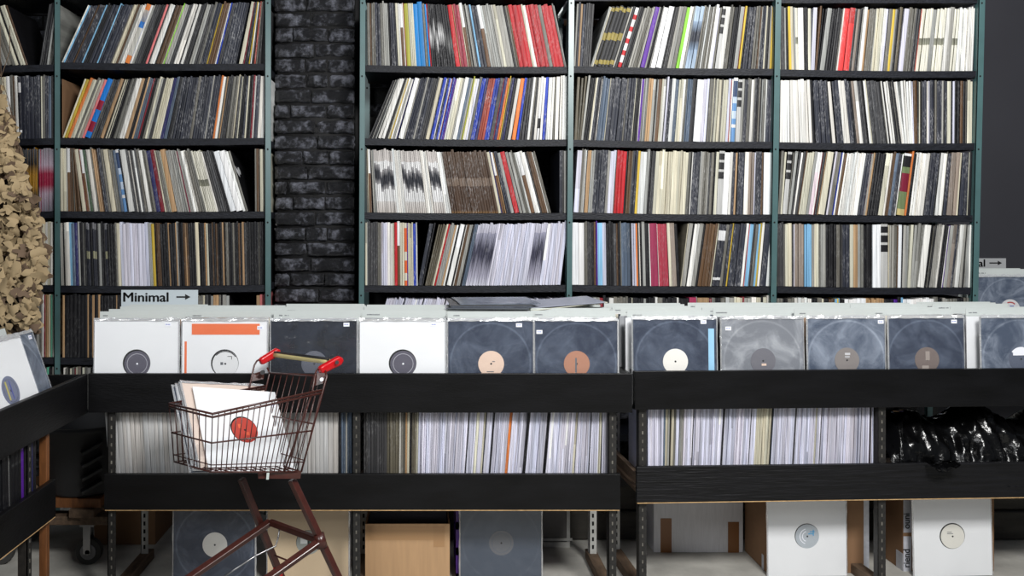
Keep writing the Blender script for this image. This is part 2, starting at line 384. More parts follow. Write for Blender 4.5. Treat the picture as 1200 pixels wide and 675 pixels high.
def unit(label, bays, posts, cat='shelving'):
    x0 = BAYX[bays[0]][0]; x1 = BAYX[bays[-1]][1]
    t = empty('shelving_unit', (XX((x0+x1)/2, 4.3), 4.3, 0), label, cat, 'tall record shelving units')
    inv = Vector(t.location)
    for bay in bays:
        a, b = BAYX[bay]; lines = [(TOPB[bay]-8, TOPB[bay]-8)]+ROWS[bay]
        for r in range(-1, len(ROWS[bay])):
            mb = MB(); n = 8; vs = []
            for i in range(n+1):
                px = a-1+(b-a+2)*i/n
                zt = shelf_z(bay, r, px) if r >= 0 else ZZ(TOPB[bay]-7.5, YS)
                X = XX(px, YS)
                vs += [(X, 4.15, zt-.032), (X, 4.15, zt), (X, 4.5, zt), (X, 4.5, zt-.032)]
            fs = []
            for i in range(n):
                q = i*4
                for k in range(4): fs.append((q+k, q+(k+1) % 4, q+4+(k+1) % 4, q+4+k))
            fs += [(3, 2, 1, 0), (n*4, n*4+1, n*4+2, n*4+3)]
            mb.add(vs, fs, SHELF); o = mb.build('shelf_board', t); o.location = -inv
    for (xt, xb, w) in posts:
        for (yy, dd) in ((4.142, .03), (4.49, .02)):
            o = post(t, xt, xb, w, y0=yy, depth=dd); o.location = -inv
    return t
unitA = unit('tall green-posted steel shelving full of records, on the camouflage net side of the brick pier', [0, 1], [(68.5, 68.5, 7), (314.5, 314.5, 7.4), (-92, -92, 7)])
unitB = unit('tall three-bay steel shelving full of records between the brick pier and the charcoal wall', [2, 3, 4], [(425, 423.5, 7), (668.7, 666, 7.2), (910, 904.5, 7.5), (1148, 1140, 7.5)])
# brown carton sides and back strips seen inside some bays
def plain(name, a, b, m, label, cat, group=None, bevel=.0):
    mb = MB(); c = ((a[0]+b[0])/2, (a[1]+b[1])/2, a[2]); mb.box(a, b, m)
    return tag(mb.build(name, loc=c, bevel=bevel), label, cat, group)

# ---------------------------------------------------------------- records on the shelves
COL = {  # code: (sRGB, speckle)
 'w': ((232, 231, 226), .2), 'W': ((248, 249, 250), 0), 'c': ((208, 203, 182), .2), 'l': ((212, 212, 228), .15), 'g': ((158, 158, 153), .35),
 'm': ((108, 106, 99), .4), 'o': ((96, 90, 76), .3), 'd': ((60, 60, 62), .3), 'k': ((22, 22, 26), .15), 'n': ((46, 49, 60), .7),
 'b': ((92, 68, 46), .2), 't': ((180, 146, 108), .2), 's': ((160, 74, 60), 1.0), 'r': ((186, 24, 34), .45), 'R': ((130, 26, 42), .5), 'C': ((226, 66, 66), .6),
 'P': ((222, 122, 124), .3), 'M': ((158, 48, 86), .1), 'Q': ((164, 52, 70), .3), 'u': ((32, 62, 172), .9), 'v': ((38, 40, 92), .4), 'A': ((10, 132, 208), .2),
 'U': ((136, 190, 226), .1), 'e': ((84, 98, 116), .4), 'p': ((88, 34, 150), .3), 'y': ((206, 176, 62), .2), 'Y': ((176, 176, 62), .2), 'N': ((150, 224, 62), 0),
 'G': ((54, 74, 52), .4), 'z': ((84, 150, 126), .2), 'O': ((224, 124, 54), .4), 'q': ((140, 128, 118), .4), 'h': ((196, 194, 192), 0)}
CNAME = {'w': 'white', 'W': 'bright white', 'c': 'cream', 'l': 'pale lilac', 'g': 'light grey', 'm': 'mid grey', 'o': 'olive grey', 'd': 'dark grey', 'k': 'black', 'n': 'speckled black',
 'b': 'brown', 't': 'tan', 's': 'rust red', 'r': 'red', 'R': 'dark red', 'C': 'coral red', 'P': 'pink', 'M': 'magenta', 'Q': 'rose red', 'u': 'blue', 'v': 'navy', 'A': 'bright blue', 'U': 'light blue', 'e': 'slate blue',
 'p': 'purple', 'y': 'yellow', 'Y': 'yellow-green', 'N': 'lime green', 'G': 'dark green', 'z': 'sea green', 'O': 'orange', 'q': 'grey-brown', 'h': 'off-white',
 '1': 'red and blue banded', '2': 'black and gold banded', '3': 'white and red dashed', '4': 'white with blurred black centre', '5': 'brown with pale band', '6': 'white-topped brown', '7': 'orange-dashed cream',
 '8': 'lilac with dark blurred centre', '9': 'white with crimson blur', 'E': 'green and maroon banded', 'D': 'black with white block', 'T': 'cream with grey tag', 'F': 'black with gold blur', 'H': 'orange and blue topped', 'J': 'blue-grey with dark centre',
 'K': 'grey with black blocks', 'I': 'black with silver streak', 'L': 'white with blue blocks', 'B': 'white with black block', 'V': 'black with pale tag', 'Z': 'white with pink stripe'}
def bands(code, rnd):
    k, w, kk = (24, 24, 28), (232, 232, 232), (40, 42, 52)
    if code == '1': B, R_ = (10, 118, 206), (140, 10, 44); return [(0, .1, B, B), (.1, .27, R_, R_), (.27, .47, B, B), (.47, .63, R_, R_), (.63, 1, B, B)], 0
    if code == '2': g = (150, 134, 60); return [(0, .04, k, k), (.04, .11, g, g), (.11, .44, k, k), (.44, .56, g, g), (.56, .92, k, k), (.92, .98, g, g), (.98, 1, k, k)], .1
    if code == '3':
        out = []; t = 0; r_ = (200, 24, 34)
        for i in range(5): out += [(t, t+.08, r_, r_), (t+.08, t+.2, w, w)]; t += .2
        return out, 0
    if code == '4':
        c = .55+rnd.uniform(-.08, .08); d = (48, 50, 58); q = (170, 168, 170)
        return [(0, .18, (196, 188, 182), (214, 210, 206)), (.18, c-.16, w, w), (c-.16, c-.07, q, d), (c-.07, c+.05, d, d), (c+.05, c+.16, d, q), (c+.16, .82, w, w), (.82, 1, (206, 200, 196), (196, 190, 186))], 0
    if code == '5': b, q = (72, 52, 38), (112, 94, 80); return [(0, .05, (120, 88, 50), b), (.05, .44, b, b), (.44, .57, q, q), (.57, 1, b, (84, 66, 52))], .6
    if code == '6': b = (104, 74, 48); return [(0, .62, b, b), (.62, 1, w, w)], .2
    if code == '7': o, c = (222, 96, 36), (212, 208, 190); return [(0, .08, o, o), (.08, .2, c, c), (.2, .4, o, o), (.4, .54, c, c), (.54, .92, o, o), (.92, 1, c, c)], .1
    if code == '8': l, d = (208, 208, 222), (62, 62, 80); c = rnd.uniform(.4, .56); return [(0, .15, l, (170, 168, 186)), (.15, c, (170, 168, 186), d), (c, c+.12, d, d), (c+.12, .85, d, (160, 160, 180)), (.85, 1, (190, 188, 204), l)], .3
    if code == '9': c = (150, 20, 60); q = (176, 160, 176); return [(0, .28, (120, 118, 130), q), (.28, .42, q, c), (.42, .6, c, c), (.6, .74, c, q), (.74, 1, q, (130, 128, 136))], .1
    if code == 'E': g, m_, y_ = (112, 128, 88), (124, 26, 52), (190, 174, 120); return [(0, .1, y_, y_), (.1, .38, g, g), (.38, .68, m_, m_), (.68, .78, g, g), (.78, .96, k, k), (.96, 1, w, w)], .2
    if code == 'D': return [(0, .1, kk, kk), (.1, .14, w, w), (.14, .74, kk, kk), (.74, .9, w, w), (.9, 1, kk, kk)], .8
    if code == 'T': c, g = (226, 223, 208), (140, 140, 122); return [(0, .42, c, c), (.42, .53, g, (110, 110, 98)), (.53, 1, c, c)], .1
    if code == 'F': g = (176, 128, 26); return [(0, .24, k, k), (.24, .4, k, g), (.4, .58, g, g), (.58, .76, g, k), (.76, 1, k, (80, 80, 84))], .1
    if code == 'H': o, b = (228, 130, 54), (30, 110, 190); return [(0, .13, o, o), (.13, .6, (200, 198, 190), (200, 198, 190)), (.6, .7, b, b), (.7, .9, (120, 130, 150), (190, 180, 170)), (.9, 1, o, o)], .4
    if code == 'J': l, d = (170, 190, 210), (36, 42, 56); return [(0, .3, l, (140, 160, 184)), (.3, .45, (120, 140, 164), d), (.45, .58, d, d), (.58, .76, d, (140, 160, 184)), (.76, 1, l, l)], .2
    if code == 'K': g = (190, 190, 188); return [(0, .56, g, g), (.56, .67, k, k), (.67, .71, g, g), (.71, .82, k, k), (.82, .86, g, g), (.86, .96, k, k), (.96, 1, g, g)], .1
    if code == 'I': d, s_ = (30, 30, 34), (rnd.randint(90, 210),)*3; c = rnd.uniform(.35, .6); return [(0, c-.2, d, d), (c-.2, c, d, s_), (c, c+.2, s_, d), (c+.2, 1, d, d)], .4
    if code == 'L': b = (100, 146, 196); l = (190, 206, 226); return [(0, .22, b, b), (.22, .27, w, w), (.27, .36, b, b), (.36, .48, l, l), (.48, .6, b, b), (.6, .7, l, l), (.7, .95, (54, 74, 110), (54, 74, 110)), (.95, 1, w, w)], .1
    if code == 'B': return [(0, .18, w, w), (.18, .34, k, k), (.34, 1, w, w)], .1
    if code == 'V': q = (150, 148, 120); return [(0, .43, kk, kk), (.43, .55, q, q), (.55, .9, kk, kk), (.9, 1, (120, 120, 124), (120, 120, 124))], .2
    if code == 'Z': z_ = (214, 60, 120); return [(0, .68, (226, 204, 214), (232, 214, 222)), (.68, 1, w, w)], .3
    return None, 0
def jit(c, rnd, a):
    f = 1+rnd.uniform(-a, a); t = rnd.uniform(-.015, .015)
    return (max(0, min(255, c[0]*f*(1+t))), max(0, min(255, c[1]*f)), max(0, min(255, c[2]*f*(1-t))))
def record_shape(mb, w, h, dep, code, rnd, M=None, amp=.09, dark=False):
    """a square sleeve seen from its spine: front at y=0, x 0..w, z 0..h"""
    bd, sp = bands(code, rnd)
    if bd is None:
        base, sp = COL[code]; base = jit(base, rnd, amp if code not in 'WMh' else .03); bd = [(0, 1, base, base)]
        if rnd.random() < .35 and code not in 'WkMUANph': q = jit(base, rnd, .22); t = rnd.uniform(.3, .9); bd = [(0, t, base, base), (t, 1, q, q)] if rnd.random() < .4 else bd
    ch = min(w*.22, .0012); fl = lambda c: (*s2l(c), sp)
    prof = [(0, ch), (w*.3, 0), (w*.7, 0), (w, ch)]
    vs = []; fs = []; cols = []
    for (t0, t1, c0, c1) in bd:
        b = len(vs)
        for (x, y) in prof: vs.append((x, y, t0*h))
        for (x, y) in prof: vs.append((x, y, t1*h))
        for k in range(3): fs.append((b+k, b+k+1, b+5+k, b+4+k)); cols.append([fl(c0), fl(c0), fl(c1), fl(c1)])
    base = fl(bd[-1][2]); side = (*s2l(jit(bd[len(bd)//2][2], rnd, .05)), 0)
    if dark: side = (*s2l((20, 20, 23)), 0)
    b = len(vs); vs += [(0, ch, 0), (w, ch, 0), (w, dep, 0), (0, dep, 0), (0, ch, h), (w, ch, h), (w, dep, h), (0, dep, h), (w*.5, 0, h), (w*.5, 0, 0)]
    for f in ((0, 3, 2, 1), (4, 8, 5, 6, 7), (1, 2, 6, 5), (2, 3, 7, 6), (3, 0, 4, 7)): fs.append(tuple(b+i for i in f)); cols.append([side]*len(f))
    mb.add(vs, fs, SP, cols, M)
def parse(s):
    out = []
    for t in s.split():
        n = 1
        if '/' in t: t, n = t.split('/'); n = int(n)
        out.append((t[0], float(t[1:]), n))
    return out
def interp(keys, x):
    if x <= keys[0][0]: return keys[0][1]
    for (a, b), (c, d) in zip(keys, keys[1:]):
        if x <= c: return b+(d-b)*(x-a)/max(c-a, 1e-6)
    return keys[-1][1]
ALL = []
def layout(tokens, x0, x1, keys, key, seed, Hpx=76.3, vis=1.0):
    """turn a token string into a list of sleeves with bottom px, width px and lean px"""
    rnd = random.Random(seed); T = parse(tokens); tot = sum(w for _, w, _ in T); k = (x1-x0)/tot; x = x0
    for code, w, n in T:
        w *= k
        if code == '_':
            if ALL: ALL[-1]['dark'] = True
            x += w; continue
        ws = [rnd.uniform(.75, 1.25) for _ in range(n)]; s = sum(ws)
        for q in ws:
            wi = w*q/s; dx = interp(keys, x+wi/2); d2 = interp(keys, x+wi/2+2)-interp(keys, x+wi/2-2)
            if abs(d2) > 8: d2 = 0
            th = math.asin(max(-.8, min(.8, dx/Hpx))); sp = min(math.cos(th), max(.5, 1+d2/4))
            ALL.append(dict(key=key, x=x, w=wi, code=code, th=th, t=wi*sp*.96, seed=rnd.random(), area=wi*vis))
            x += wi
S = {}
S[(0, 0)] = ('g8/2 m10/2 c4 k3 c7/2 b3 _14 d5/2 k4 g3', 2, 56, [(0, -26), (33, -25), (34, 14), (60, 10)])
S[(0, 1)] = ('w6/2 q3 c8/3 w4 m3/2 b2 w3 k1 D3 n20/5 k1 c1 m3/2 n4/2 e3 d4/2', -8, 64, [(0, -4), (30, -2), (64, 0)])
S[(0, 2)] = ('k8/3 F9/4 F8/4 d2 920/8', 20, 65, [(0, -1), (65, -.5)])
S[(0, 3)] = ('g6/2 c8/3 w3 c4 w3 g2', 38, 64, [(0, 0), (64, 0)])
S[(0, 4)] = ('n6/3 g3 m4/2 w2 R2 t4/2 c3 z2 w3', 36, 64, [(0, 1), (64, 0)])
S[(0, 5)] = ('k6/2 z3 d5/2 m4/2 z3 k4/2 g3', 36, 64, [(0, 0), (64, 0)])
S[(1, 0)] = ('w1.5 U2 n9/4 b3 n8/4 U2 k7/3 n9/3 U1.5 n14/5 m2 c5/2 b2 g4/2 w4/2 H6 w3 g3/2 d9/4 k4/2 P2.5 d2 w6/2 k2 b7/2 c2 N1 g6/2 d5/2 w6/2 k1.5 w4 d5/3 k2 g5/2 d5/2 m3 n7/3 y2 b5/2 b3 w2 u1.5 d4/2 n13/4 n5/2 c7.5 R2 d2 n2.5 y2 w2 d2 s3 m2 d4/2', 72, 305, [(72, 32), (120, 28), (195, 25), (240, 20), (278, 16), (305, 5)])
S[(1, 1)] = ('c2 y3 O3.5 c5/2 m3 c2 q3 P3 17 m3 d8/3 t4 k2 c2 k1 c2 k4/2 m7/2 w6/2 t4 k4/2 t2 e5/2 R2 k4/2 m2 c3 g2 d4/2 c2 c7/3 v4/2 e4/2 k2 d4/2 n20/7 m3 n14/5 g1.5 n8/4 O2 w3 m2 t1.5 d6/3 m8/3 c1.5 d3 c2 k4/2 n3 c2 k5/2 R2 w2 n4 w8/2', 73, 309, [(73, 27), (100, 28), (140, 22), (190, 17), (215, 12), (260, 11), (290, 5), (309, 4)])
S[(1, 2)] = ('c3 c4 g1 64 b4/2 m1 b8/3 c5 P1 63 G3 g2 w4 m2 t4/2 b2 n4/2 m4/2 c5 m6/3 e3 L4 k2 w6 d3/2 w2 d3 w2 d2 m4/2 w4 m5/2 v5 R5 c2 m4/2 c2 t6 g14/8 M1.5 g4/3 w6/2 m8/3 T4/2 T8/4 w2 d10/4 k4/2 W7 W7 w3 m3 _8 m2 b3 k1 c4', 71, 309, [(71, -.5), (86, -2), (98, -10), (170, -12), (213, -15), (250, -20), (290, -22), (291, 0), (309, -1)])
S[(1, 3)] = ('g3/2 k2 g2 w3 U3 e3 v3 g2 k4 g1 k2 V4/2 k3/2 V4/2 k2 g3 k4/2 V3 k8/3 m2 c3 l30/9 g4/2 y3 k1 b5/3 k8/3 t1.5 k6/2 t1 g2 k5/3 b2 t1.5 b2 k7/3 c3.5 k6/3 t2 c2 k4/2 b1.5 k2 b2 k5/2 t1.5 k2 m3 k4/2 m2 k4/2 b2 k2 t2 d3 k12/6 m1 k4/2', 71, 309, [(71, -2), (140, -3), (195, -3.5), (309, -1)])
S[(1, 4)] = ('t2 k20/6 t1.5 k3 t2 k3 t2 k14/5 t1 k20/7 b2 k24/8 k16/5 k8/3 c2 m4/2 c2 d3 k2 g2 t5/2 m2 k1.5 g6/2 _24 t3 P2', 73, 307, [(73, 0), (307, 0)])
S[(1, 5)] = ('w3 m3 k2 c3 m4/2 R1.5 c2 q4 k2 c3 m4 g4 k4/2 d4/2', 73, 112, [(73, 1), (112, 1)])
S[(2, 0)] = ('m3 b2 m4/2 n6/2 m3 g6/3 k2 n7/3 c2.5 w2 63 w1 R1 Y4.5 c6/3 A10/2 m3 A2 r1.5 I26/10 r5 t1 Q7/2 c1 63 m2 k1 g3/2 d2 U2 n7/2 64 g14/6 c3 g8/2 k2 m2 b2 r14/3 c2 w3 r13/3 m4 r12/3 m1.5 g1', 431, 664, [(431, -1), (468, -4), (500, -5), (530, -10), (580, -14), (664, -15)])
S[(2, 1)] = ('d2 k2 g1 d2 g2 w8/2 d3/2 c2 y1 w2 g2 w2 v1 w6 g2 n8/4 g2 n5/2 d6/3 c4 n1 u3 w1 n2 u2 w1 R1 u2 p2 w2 c5/2 g2 w4 e3 g2 Y1.5 w3 l2 m3 u4/2 v3 s7/3 u5/2 d4 R1 v3 O2.5 y1 d2 v2 k3 w4 O5 u3 d8/3 w3 m2 d2 w3 B3 w3 u3.5 w7/3 m2 w4 d1 w5/2 w3', 431, 664, [(431, 30), (446, 25), (480, 18), (545, 15), (595, 13), (620, 8), (636, 5), (664, 1)])
S[(2, 2)] = ('m2 c1 64 k.5 g4/2 422/10 w10/5 423/10 w9/4 412/5 w7/3 552/18 c3 v1.5 63 t1.5 n5/2 g4 r5.5 g3/2 k1 g3 m4/2 w2 64 w6/2 d2 b6/2 w1 m3/2 _9 n3 d2 g3', 430, 664, [(430, -1), (442, -5), (500, -9), (536, -13), (589, -15), (605, -18), (652, -20), (653, 0), (664, 0)])
S[(2, 3)] = ('c2 g1 d11/4 m4/2 l7/3 w6/2 c2 r3 63 c5/2 73 p1 c6/3 u3 w1.5 n4 k2 _2 o8/4 c2 r2 g6/3 t2 w2 k2 w5 k2 w1 b3 g4/2 k2 e4/2 824/9 l22/9 l22/8 814/6 l24/8 _5', 428, 662, [(428, 0), (490, -1), (491, 14), (503, 18), (545, 16), (620, 12), (655, 9)])
S[(2, 4)] = ('l20/9 n2 l20/9 n1.5 l24/10 k1.5 l30/12 n2 l50/18 k2 l60/22 _6', 432, 655, [(432, 22), (655, 22)])
S[(3, 0)] = ('g2 n2 t2 n3 d8/4 g2 c1 220/5 g1.5 k3 34 d3 k4/2 g5/2 m5/3 g2 p5 g2 k3/3 g1 W11/2 d6/3 g5/2 m4 N3.5 w4/2 g2 J10/3 m5/2 w1.5 m4/2 w1 m2 w3 l2 m2 K4 w5.5 m4/2 k6/3 g4 R1 y2 k2 n9/3 m5/2 b2 g1 n4/2 c2 k3 g2 y3 c1', 672.5, 906, [(673, 4), (692, 5), (693, 23), (722, 23), (765, 17), (788, 15), (840, 10), (870, 9), (906, 3)])
S[(3, 1)] = ('o8/3 g2.5 k6/3 c2 w1 n3 d2 w1 e9/3 c1 n18/4 n2 m2 n9/3 c1.5 k5/2 w1 p2.5 g4/2 m2 t5/2 g4/2 k1 g1.5 b4 c2 w3 d1 l2 n4/2 w4 e4 c5/2 w3 m2 e6/3 k5 W8 l7/2 m1 m5/2 c1 m2 c6/2 m2 c6/2 l3 s1.5 w1.5 L5 g1 K5 g3 n4 m4/2 w3 g1 d3 k2 m2 k2 g1.5 m3 w2 n8/2', 673, 905, [(673, 3), (684, 10), (714, 8), (753, 6), (811, 6), (905, 3)])
S[(3, 2)] = ('l5 m2/2 g2 w1.5 d.5 t4/2 g4/2 n4 n9/3 g3/2 l6/2 b.5 r10/3 k2 b4/2 m1 n5/2 y2.5 w7/2 g3 k2 d4/2 c26/9 c8/3 m3 k1 w.8 n8/2 g4/2 m4/2 g2 d2 m3 k1.5 c3 K6 W6 w3 n3 t2 k1 n7/2 w4.5 q6/2 l1 n7 b2 W9', 672, 904, [(672, 5), (780, 5), (850, 4), (904, 1)])
S[(3, 3)] = ('W13/2 m3/2 d5/2 k2 b2 p1.5 U5 l4 k7/3 d3 b2 k2 m1 e9/3 k2 l4/2 O1.5 d2 w1 k2 g3 k4 w1 M8 w.5 Q10/2 c3 q5 k3 c1 g4 k1 w5/2 g4 k2 b7/2 b6/2 c1.5 D8/2 m3 n3 y1.5 n7/2 n6/2 w2.5 d1 P.7 U4 d2 m3 U2 y2 w2.5 n6 w3 k2', 670, 903, [(670, 0), (760, -2), (796, -4), (797.5, 9), (810, 11), (850, 9), (903, 6)])
S[(3, 4)] = ('m3 k2 e10/4 g8/3 R3 k5/2 w4 m12/5 k3 c1 k9/4 g2 k8/4 w2 m4 k12/5 w1.5 k9/4 M6 g1 t10 R2 m3 k5/2 m4 w3 g4 c7/3 R1.5 g6/2 w4 c4 k2 c3 w3', 671, 903, [(671, 0), (903, 0)])
S[(4, 0)] = ('c1 d5/2 g2 k2 y3 c3 g2 T3 w6 k4/2 c3 l4 b2 k3/2 g5 k2 k10/4 m1 w1.5 C12/2 d3 q3 k3 g2 w3.5 t2 m7/3 g1 c8/3 w2 l3 m4 y3 g2 k3 o3 k1 l5 m6/2 m2 d5/2 s1 T12/4 g5 T3 T8/3 w4 g5 T6/2 w7/3 w12/6', 914, 1140, [(914, 0), (928, -2), (948, -1), (960, 10), (985, 9), (1026, 7), (1075, 9), (1115, 7), (1140, 3)])
S[(4, 1)] = ('w40/11 k4 n18/7 k3 w5 n8/2 w4 w4 n6/2 k2 q4 w4 d6/2 k1 w3 c1.5 d17/4 k1 m1 w1.5 k1.5 w2.5 k1 w2.5 k3 m1 k2 _1 w14/6 l1 b4 k1 m2 c1 k1 g1 n5/2 w2 l2 n4 k2 m2 n6/3 g2 k2 n3 c5 k2 l2 k6/2 t1 b3 k3 m1 k1 c7/2', 914, 1140, [(914, 1), (945, -3), (973, -5), (980, -7), (1015, -8), (1060, -10), (1062, -6), (1076, 0), (1140, 1)])
S[(4, 2)] = ('m3 c2 K5 m1 k1 g3 d2 w2 d3 b1 c8/3 g3 Z4 w2 R.6 d3 t1 c7 k2 l2 m5/2 u1 w1.5 m1 b3 w14/7 w8/3 n6/2 R1 g2 t2 k8/3 k4 c5 w2 b4/2 e4 n4/2 w1 E9 O2 k4 w16/7 n10/3 k2 w8/2 m1 n4 q11/2 c2 n10/2 c1 k4', 912, 1138, [(912, 4), (932, 11), (980, 12), (1010, 11), (1055, 10), (1090, 9), (1125, 5), (1138, 2)])
S[(4, 3)] = ('c1 d7/3 m2 c7/2 d2 l1 q10/4 k1 U8/3 g3 c5/2 m2 g6/3 k11/4 m4 k1 d2 n8/2 c4 t5/2 g3 m3 k4 k5 k1 W9/2 K8 c1 k1 g4/2 m4 b1 W3.5 k1 g6/2 c3 g6/2 m2 w7 k3 m1 k2 g6/2 w2 k5/2 w1.5 p.7 g4 q4 n3 w6 g4 k2 g2 w5', 910, 1137, [(910, 0), (1035, 0), (1060, 2), (1076, 9), (1090, 10), (1115, 9), (1130, 5), (1137, 1)])
S[(4, 4)] = ('m5/2 k4/2 m6/2 w14/5 k5/2 m4 c2 k4 b5/2 U2 y1.5 U1 k4/2 W18/5 t16/7 k8/3 p3 k3 U2 W26/8 m4 k3 g5/2 m8/3 k6/2 m4/2', 911, 1136, [(911, 0), (1136, 0)])
for i, (kk_, v) in enumerate(sorted(S.items())):
    vis = 1.0 if kk_[1] < 4 else (.55 if kk_[1] == 4 and kk_[0] == 0 else .18)
    layout(v[0], v[1], v[2], v[3], kk_, 100+i, vis=vis)
# ordinal of each sleeve among those of its colour in its bay and row
cnt = {}
for r in ALL:
    k = (r['key'], r['code']); cnt[k] = cnt.get(k, 0)+1; r['n'] = cnt[k]
for r in ALL: r['tot'] = cnt[(r['key'], r['code'])]
BAYN = {0: 'bay behind the net', 1: 'bay before the brick pier', 2: 'bay after the brick pier', 3: 'middle bay after the pier', 4: 'bay by the charcoal wall'}
ROWN = {0: 'top shelf', 1: 'second shelf', 2: 'third shelf', 3: 'fourth shelf', 4: 'fifth shelf', 5: 'sixth shelf'}
order = sorted(range(len(ALL)), key=lambda i: -ALL[i]['area'])
HEART = next(i for i, r in enumerate(ALL) if r['key'] == (1, 2) and r.get('dark'))
SHELF_SOLO = set([HEART]+[i for i in order if i != HEART][:299])
rest = MB()
print('SHELF RECORDS', len(ALL))
for i, r in enumerate(ALL):
    bay, row = r['key']; rnd = random.Random(int(r['seed']*1e9))
    px_m = YS/F; w = max(.0012, r['t']*px_m); th = r['th']
    h = .3015+rnd.uniform(-.004, .003)
    if rnd.random() < .12: h += rnd.uniform(.004, .009)
    y = YS+rnd.uniform(-.002, .008); X0 = XX(r['x'], YS); X1 = XX(r['x']+r['w'], YS)
    z = shelf_z(bay, row, r['x']+r['w']/2)+.0008
    R = Matrix.Rotation(th, 4, 'Y')
    pivot = X1-w/math.cos(th)*.0 if th > 0 else X0
    if th > 0: M = Matrix.Translation((X0+(r['w']*px_m), y, z)) @ R @ Matrix.Translation((-w, 0, 0))
    else: M = Matrix.Translation((X0, y, z)) @ R
    if i in SHELF_SOLO:
        mb = MB(); record_shape(mb, w, h, .312, r['code'], rnd, dark=r.get('dark', False))
        o = mb.build('record_album', colattr=True); o.matrix_world = M
        if i == HEART:
            hb = MB(); pts = [(.014, .196), (.05, .172), (.062, .19), (.088, .186), (.10, .205), (.088, .225), (.062, .222), (.05, .206), (.03, .214), (.012, .226)]
            hb.add([(w+.0003, a, b) for a, b in pts]+[(w+.001, a, b) for a, b in pts], [tuple(range(10))[::-1], tuple(range(10, 20))]+[(k, (k+1) % 10, 10+(k+1) % 10, 10+k) for k in range(10)], WHITECARD); hb.build('cover_print', o)
        cn = CNAME[r['code']]
        place = '%s, %s' % (ROWN[row], BAYN[bay])
        if r['tot'] == 1: lab = 'only %s record on the %s' % (cn, place)
        else:
            lab = '%s %s record counting from the left, %s' % (nth(r['n']), cn, place)
        if len(lab.split()) > 16: lab = lab.replace('counting from', 'from')
        if len(lab.split()) > 16: lab = lab.replace('the brick pier', 'the pier')
        if len(lab.split()) > 16: lab = lab.replace(' record', '')
        tag(o, lab, 'record', 'records on the %s of the %s' % (ROWN[row], BAYN[bay]))
    else:
        record_shape(rest, w, h, .312, r['code'], rnd, M, dark=r.get('dark', False))
o = rest.build('packed_records', colattr=True)
tag(o, 'thin record sleeves packed tightly between the wider ones on the tall shelves', 'records', None, 'stuff')

t = tag(plain('cardboard_sheet', (XX(71.8, YS), 4.17, shelf_z(1, 1, 72)+.001), (XX(71.8, YS)+.003, 4.46, shelf_z(1, 1, 72)+.285), CARDD, 'brown cardboard sheet standing against the post at the end of the second shelf', 'cardboard'))
t = tag(plain('cardboard_sheet', (XX(673, YS), 4.462, ZZ(5.5, YS)-.03), (XX(905, YS), 4.466, ZZ(5.5, YS)+.0), CARDD, 'brown cardboard strip behind the records on the top shelf of the middle bay', 'cardboard'))
mb = MB(); mb.box((XX(431, 4.46), 4.46, ZZ(97, 4.46)), (XX(665, 4.46), 4.475, ZZ(89, 4.46)), WOODBROWN); o = mb.build('back_rail', unitB); o.location = -Vector(unitB.location); o['label'] = 'bare brown wooden rail'
# ---------------------------------------------------------------- bin racks
def rack(name, M, label, cat, up, lo, posts, depth=.42, upz=(.70, .842), loz=(.342, .476), seams=(), mlo=None, mup=None, foot=True, rear_light=True, legx=None):
    """local frame: x along the counter, y away from the aisle, z up; up/lo are the x extents of the two boards"""
    t = empty(name, (0, 0, 0), label, cat, M=M)
    mup = mup or BLACKWOOD; mlo = mlo or BLACKWOOD
    def part(n, boxes, bev=.0015, lab=None):
        mb = MB()
        for a, b, m in boxes: mb.box(a, b, m)
        o = mb.build(n, t, bevel=bev)
        if lab: o['label'] = lab
        return o
    part('upper_front_board', [((up[0], 0, upz[0]), (up[1], .018, upz[1]), mup)])
    part('lower_front_board', [((lo[0], 0, loz[0]+.004), (lo[1], .018, loz[1]), mlo), ((lo[0]+.002, .001, loz[0]), (lo[1]-.002, .017, loz[0]+.0045), RAWEDGE)])
    part('bin_floor', [((up[0], .018, upz[0]-.002), (up[1], depth+.03, upz[0]+.014), BLACKWOOD)])
    part('bin_back', [((up[0], depth+.03, upz[0]-.002), (up[1], depth+.045, upz[0]+.12), BLACKWOOD)])
    part('bin_end', [((up[0], .018, upz[0]+.014), (up[0]+.012, depth+.03, upz[1]-.002), BLACKWOOD)])
    part('bin_end', [((up[1]-.012, .018, upz[0]+.014), (up[1], depth+.03, upz[1]-.002), BLACKWOOD)])
    part('lower_shelf', [((lo[0]+.01, .018, loz[0]+.028), (lo[1]-.01, depth, loz[0]+.044), WOODBROWN)])
    part('shelf_bearer', [((lo[0]+.0, .018, loz[0]+.07), (lo[0]+.02, depth, loz[0]+.11), WOODBROWN)], lab='brown wood bearer')
    part('shelf_bearer', [((lo[1]-.02, .018, loz[0]+.07), (lo[1], depth, loz[0]+.11), WOODBROWN)], lab='brown wood bearer')
    for x in posts:
        for rear in (0, 1):
            mb = MB(); y = depth-.03 if rear else .020; W = .030; m = (GREYMETAL if rear_light else BLKMETAL) if rear else BLKMETAL
            z0 = .04 if foot else 0
            mb.box((x-W/2, y, z0), (x+W/2, y+.003, upz[0]), m); mb.box((x-W/2, y, z0), (x-W/2+.003, y+.03, upz[0]), m)
            z = z0+.02
            while z < upz[0]-.02:
                mb.box((x-(.004 if rear else .0024), y-.0012, z), (x+(.004 if rear else .0024), y+.001, z+(.016 if rear else .012)), SLOT if rear else SLOTL); z += .032
            mb.build('slotted_post', t)
        if foot:
            mb = MB(); mb.box((x-.022, -.01, 0), (x+.022, depth+.03, .04), WOODBROWN); mb.build('wood_foot', t, bevel=.003)['label'] = 'raw wood block under two posts'
    return t
YA = 3.15
MA = Matrix.Translation((0, YA, 0))
